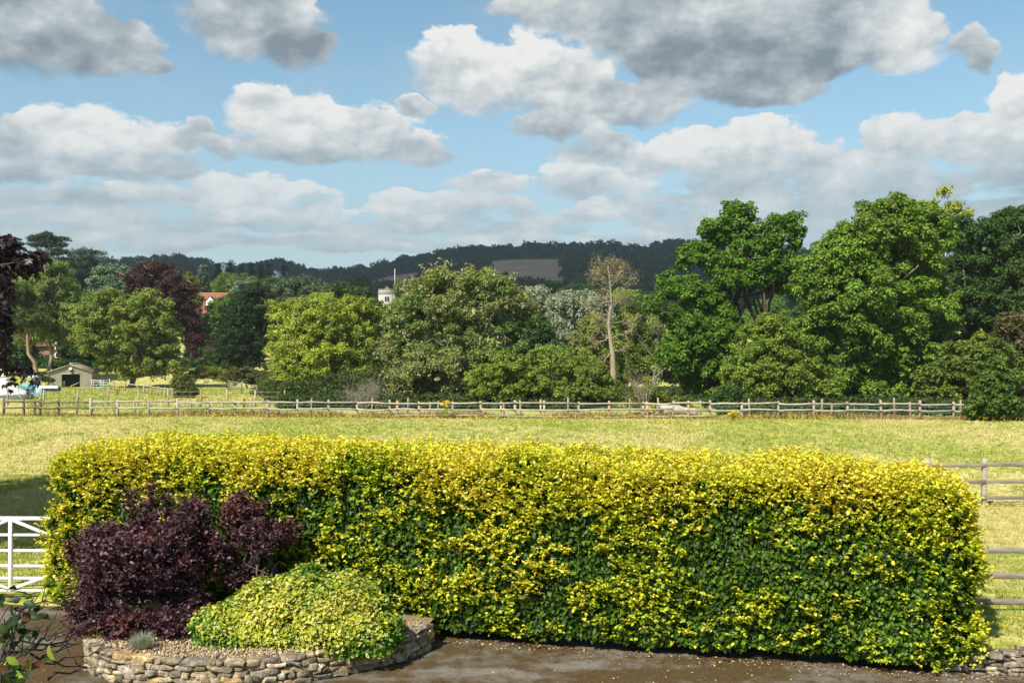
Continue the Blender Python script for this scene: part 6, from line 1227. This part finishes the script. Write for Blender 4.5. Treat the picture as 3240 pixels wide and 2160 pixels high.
# ------------------------------------------------------------------ grass, flowers, fallen leaves
GREEN = [((.22, .28, .04), 3), ((.30, .33, .06), 2)]; STRAW = [((.50, .43, .17), 3), ((.58, .50, .24), 2), ((.40, .37, .11), 2)]
def grass():
    rng = np.random.default_rng(81)
    def patch(n, xlo, xhi, ylo, yhi, L, W, per, bias=0):
        y = ylo + (yhi - ylo) * rng.random(n) ** .8; px = rng.uniform(xlo, xhi, n); x = (px - CX) / FD * y; ok = (y > hedge_y(x) + np.where(x > 6.2, .5, 1.9)); x, y = x[ok], y[ok]; n = len(x)
        f = fbm(np.stack([x * .16, y * .07, 0 * x], -1), 4, 83) + .5 * (fbm(np.stack([x * 1.1, y * .6, 0 * x], -1), 2, 84) - .5) + bias
        dry = rng.random(n) < smooth(.40, .56, f); i = np.repeat(np.arange(n), per); k = len(i)
        P = np.stack([x[i] + rng.normal(size=k) * L * .4, y[i] + rng.normal(size=k) * L * .4, gz(x, y)[i] - .01], 1); U = np.array([0, 0, 1.]) + rng.normal(size=(k, 3)) * .55; N = rng.normal(size=(k, 3))
        c = np.where(dry[i][:, None], pick(rng, k, STRAW), pick(rng, k, GREEN)); s = rng.uniform(.5, 1.3, k) * (.6 + .8 * fbm(np.stack([x * .5, y * .5, 0 * x], -1), 2, 85))[i]
        return P, N, U, L * s, np.full(k, W), c
    parts = [patch(22000, -80, 2432, 30, 67, .15, .030, 5, .05), patch(5200, 2150, 2400, 14, 30, .09, .012, 5, -.02), patch(9000, -60, 330, 18, 34, .12, .014, 5, -.1), patch(9000, 60, 640, 70, 130, .2, .06, 3, -.12), patch(4000, 1380, 1660, 70, 126, .2, .06, 3, -.2), patch(2500, -40, 130, 17.2, 19.5, .12, .014, 5, .1)]
    A = [np.concatenate([p[i] for p in parts]) for i in range(6)]
    cset(link('grass', leaf_mesh('grass', A[0], A[1], A[2], A[3], A[4], A[5], 'blade'), M['straw']), kind='stuff')
    # tall seeding grass along the foot of the paddock fence
    n = 16000; px = rng.uniform(-40, 2400, n); y = fd(px) + rng.normal(size=n) * .45 + .3; x = (px - CX) / FD * y; f = fbm(np.stack([x * .25, 0 * x, 0 * x], -1), 3, 88)
    L = .22 + .42 * smooth(.42, .66, f) * rng.uniform(.3, 1.1, n); P = np.stack([x, y, gz(x, y) - .02], 1)
    cset(link('tall_grass', leaf_mesh('tall_grass', P, rng.normal(size=(n, 3)), np.array([0, 0, 1.]) + rng.normal(size=(n, 3)) * .3, L, .035, pick(rng, n, [((.34, .25, .10), 3), ((.28, .16, .07), 2), ((.16, .17, .05), 2), ((.40, .32, .15), 2)]), 'blade'), M['straw']), kind='stuff')
    # yellow meadow flowers
    n = 1500; px = rng.uniform(-60, 2420, n); y = np.where(rng.random(n) < .7, fd(px) - np.abs(rng.normal(size=n)) * 2.2 + .3, rng.uniform(30, 66, n)); x = (px - CX) / FD * y
    keep = (fbm(np.stack([x * .12, y * .12, 0 * x], -1), 3, 89) > .46) | (rng.random(n) < .2); x, y = x[keep], y[keep]
    x2 = rng.uniform(7.0, 9.0, 26); y2 = rng.uniform(14.3, 15.6, 26); x = np.concatenate([x, x2]); y = np.concatenate([y, y2]); n = len(x); i = np.repeat(np.arange(n), 4)
    big = np.where(y < 25, .016, .034)
    P = np.stack([x, y, gz(x, y) + rng.uniform(.10, .32, n) * np.where(y < 25, .5, 1)], 1)[i] + rng.normal(size=(4 * n, 3)) * big[i][:, None]
    cset(link('meadow_flowers', leaf_mesh('meadow_flowers', P, rng.normal(size=P.shape) * .5 + np.array([0, -.5, 1]), rng.normal(size=P.shape), big[i] * 1.5, big[i] * 1.3, pick(rng, len(P), [((.65, .50, .015), 3), ((.60, .42, .02), 1)]), 'rhomb'), M['leaf']), kind='stuff')
    # litter under the hedge
    n = 2200; x = rng.uniform(-1.3, 7.5, n); y = hedge_y(x) + .12 - np.abs(rng.normal(size=n)) * .22; far = rng.random(n) < .6; y = np.where(far, rng.uniform(11, 14.5, n), y); x = np.where(far, rng.uniform(-8, 8, n), x)
    y = np.where(y > hedge_y(x) + .15, hedge_y(x), y); P = np.stack([x, y, drive_z(x, y) + .008 + rng.random(n) * .012], 1)
    inside = (np.abs(x + 3.6) < 2.6) & (y > 13.2); P = P[~inside]; n = len(P)
    cset(link('leaf_litter', leaf_mesh('leaf_litter', P, rng.normal(size=(n, 3)) * .3 + np.array([0, 0, 1]), rng.normal(size=(n, 3)), .04 * rng.uniform(.5, 1.2, n), .025, pick(rng, n, [((.22, .10, .04), 3), ((.30, .18, .07), 2), ((.10, .05, .025), 2), ((.50, .42, .25), 2.5)]), 'ovate'), M['leaf']), kind='stuff')
grass()
def ragwort(px, d, h, label, seed):
    rng = np.random.default_rng(seed); x = (px - CX) / FD * d; root = empty('ragwort_plant', (x, d, float(gz(x, d))), label, 'wildflower'); mb = MB(); T = []
    for k in range(7):
        b = np.array([rng.normal() * .16, rng.normal() * .1, h * rng.uniform(.7, 1.1)]); mb.tube(bent(rng, np.array([rng.normal() * .03, 0, -.02]), b, 4, .05), .012, 4); T.append(b)
    mb.build('stems', flat('green_stem', (.08, .12, .03), .8), root); T = np.array(T)
    P, N, U, i = leaves_on(rng, T, np.full(7, .13), 26, .5, .8); link('flowers', leaf_mesh('flowers', P, N, U, .08, .07, pick(rng, len(P), [((.66, .50, .015), 1)]), 'rhomb'), M['leaf'], root)
    B = T[rng.integers(0, 7, 60)] * rng.uniform(.2, .8, (60, 1)); link('leaves', leaf_mesh('leaves', B, rng.normal(size=B.shape), rng.normal(size=B.shape), .13, .05, pick(rng, 60, GREEN), 'rhomb'), M['leaf'], root)
for k, (px, d, h, lb) in enumerate([(sx(1412), 64.4, 1.15, 'tallest yellow ragwort at the fence below the big ash'), (sx(769), 74, .95, 'yellow ragwort behind the fence below the bramble hedge'), (sx(2322), 62.6, .55, 'green and yellow ragwort at the fence below the hazel bush'), (sx(372), 108, .9, 'yellow ragwort by the shed rail fence'), (sx(636), 84, .9, 'yellow ragwort beside the light green shrub')]): ragwort(px, d, h, lb, 130 + k)

# ------------------------------------------------------------------ air
HAZE = 0.00012
if HAZE > 0:
    mb = MB(); mb.box((0, 1100, 115), (5200, 3400, 240)); mt, nt, out = nmat('haze'); v = nt.nodes.new('ShaderNodeVolumePrincipled'); v.inputs['Density'].default_value = HAZE; v.inputs['Color'].default_value = (.72, .82, .95, 1); v.inputs['Anisotropy'].default_value = .2
    nt.links.new(v.outputs[0], out.inputs['Volume']); cset(mb.build('haze', mt), kind='stuff')
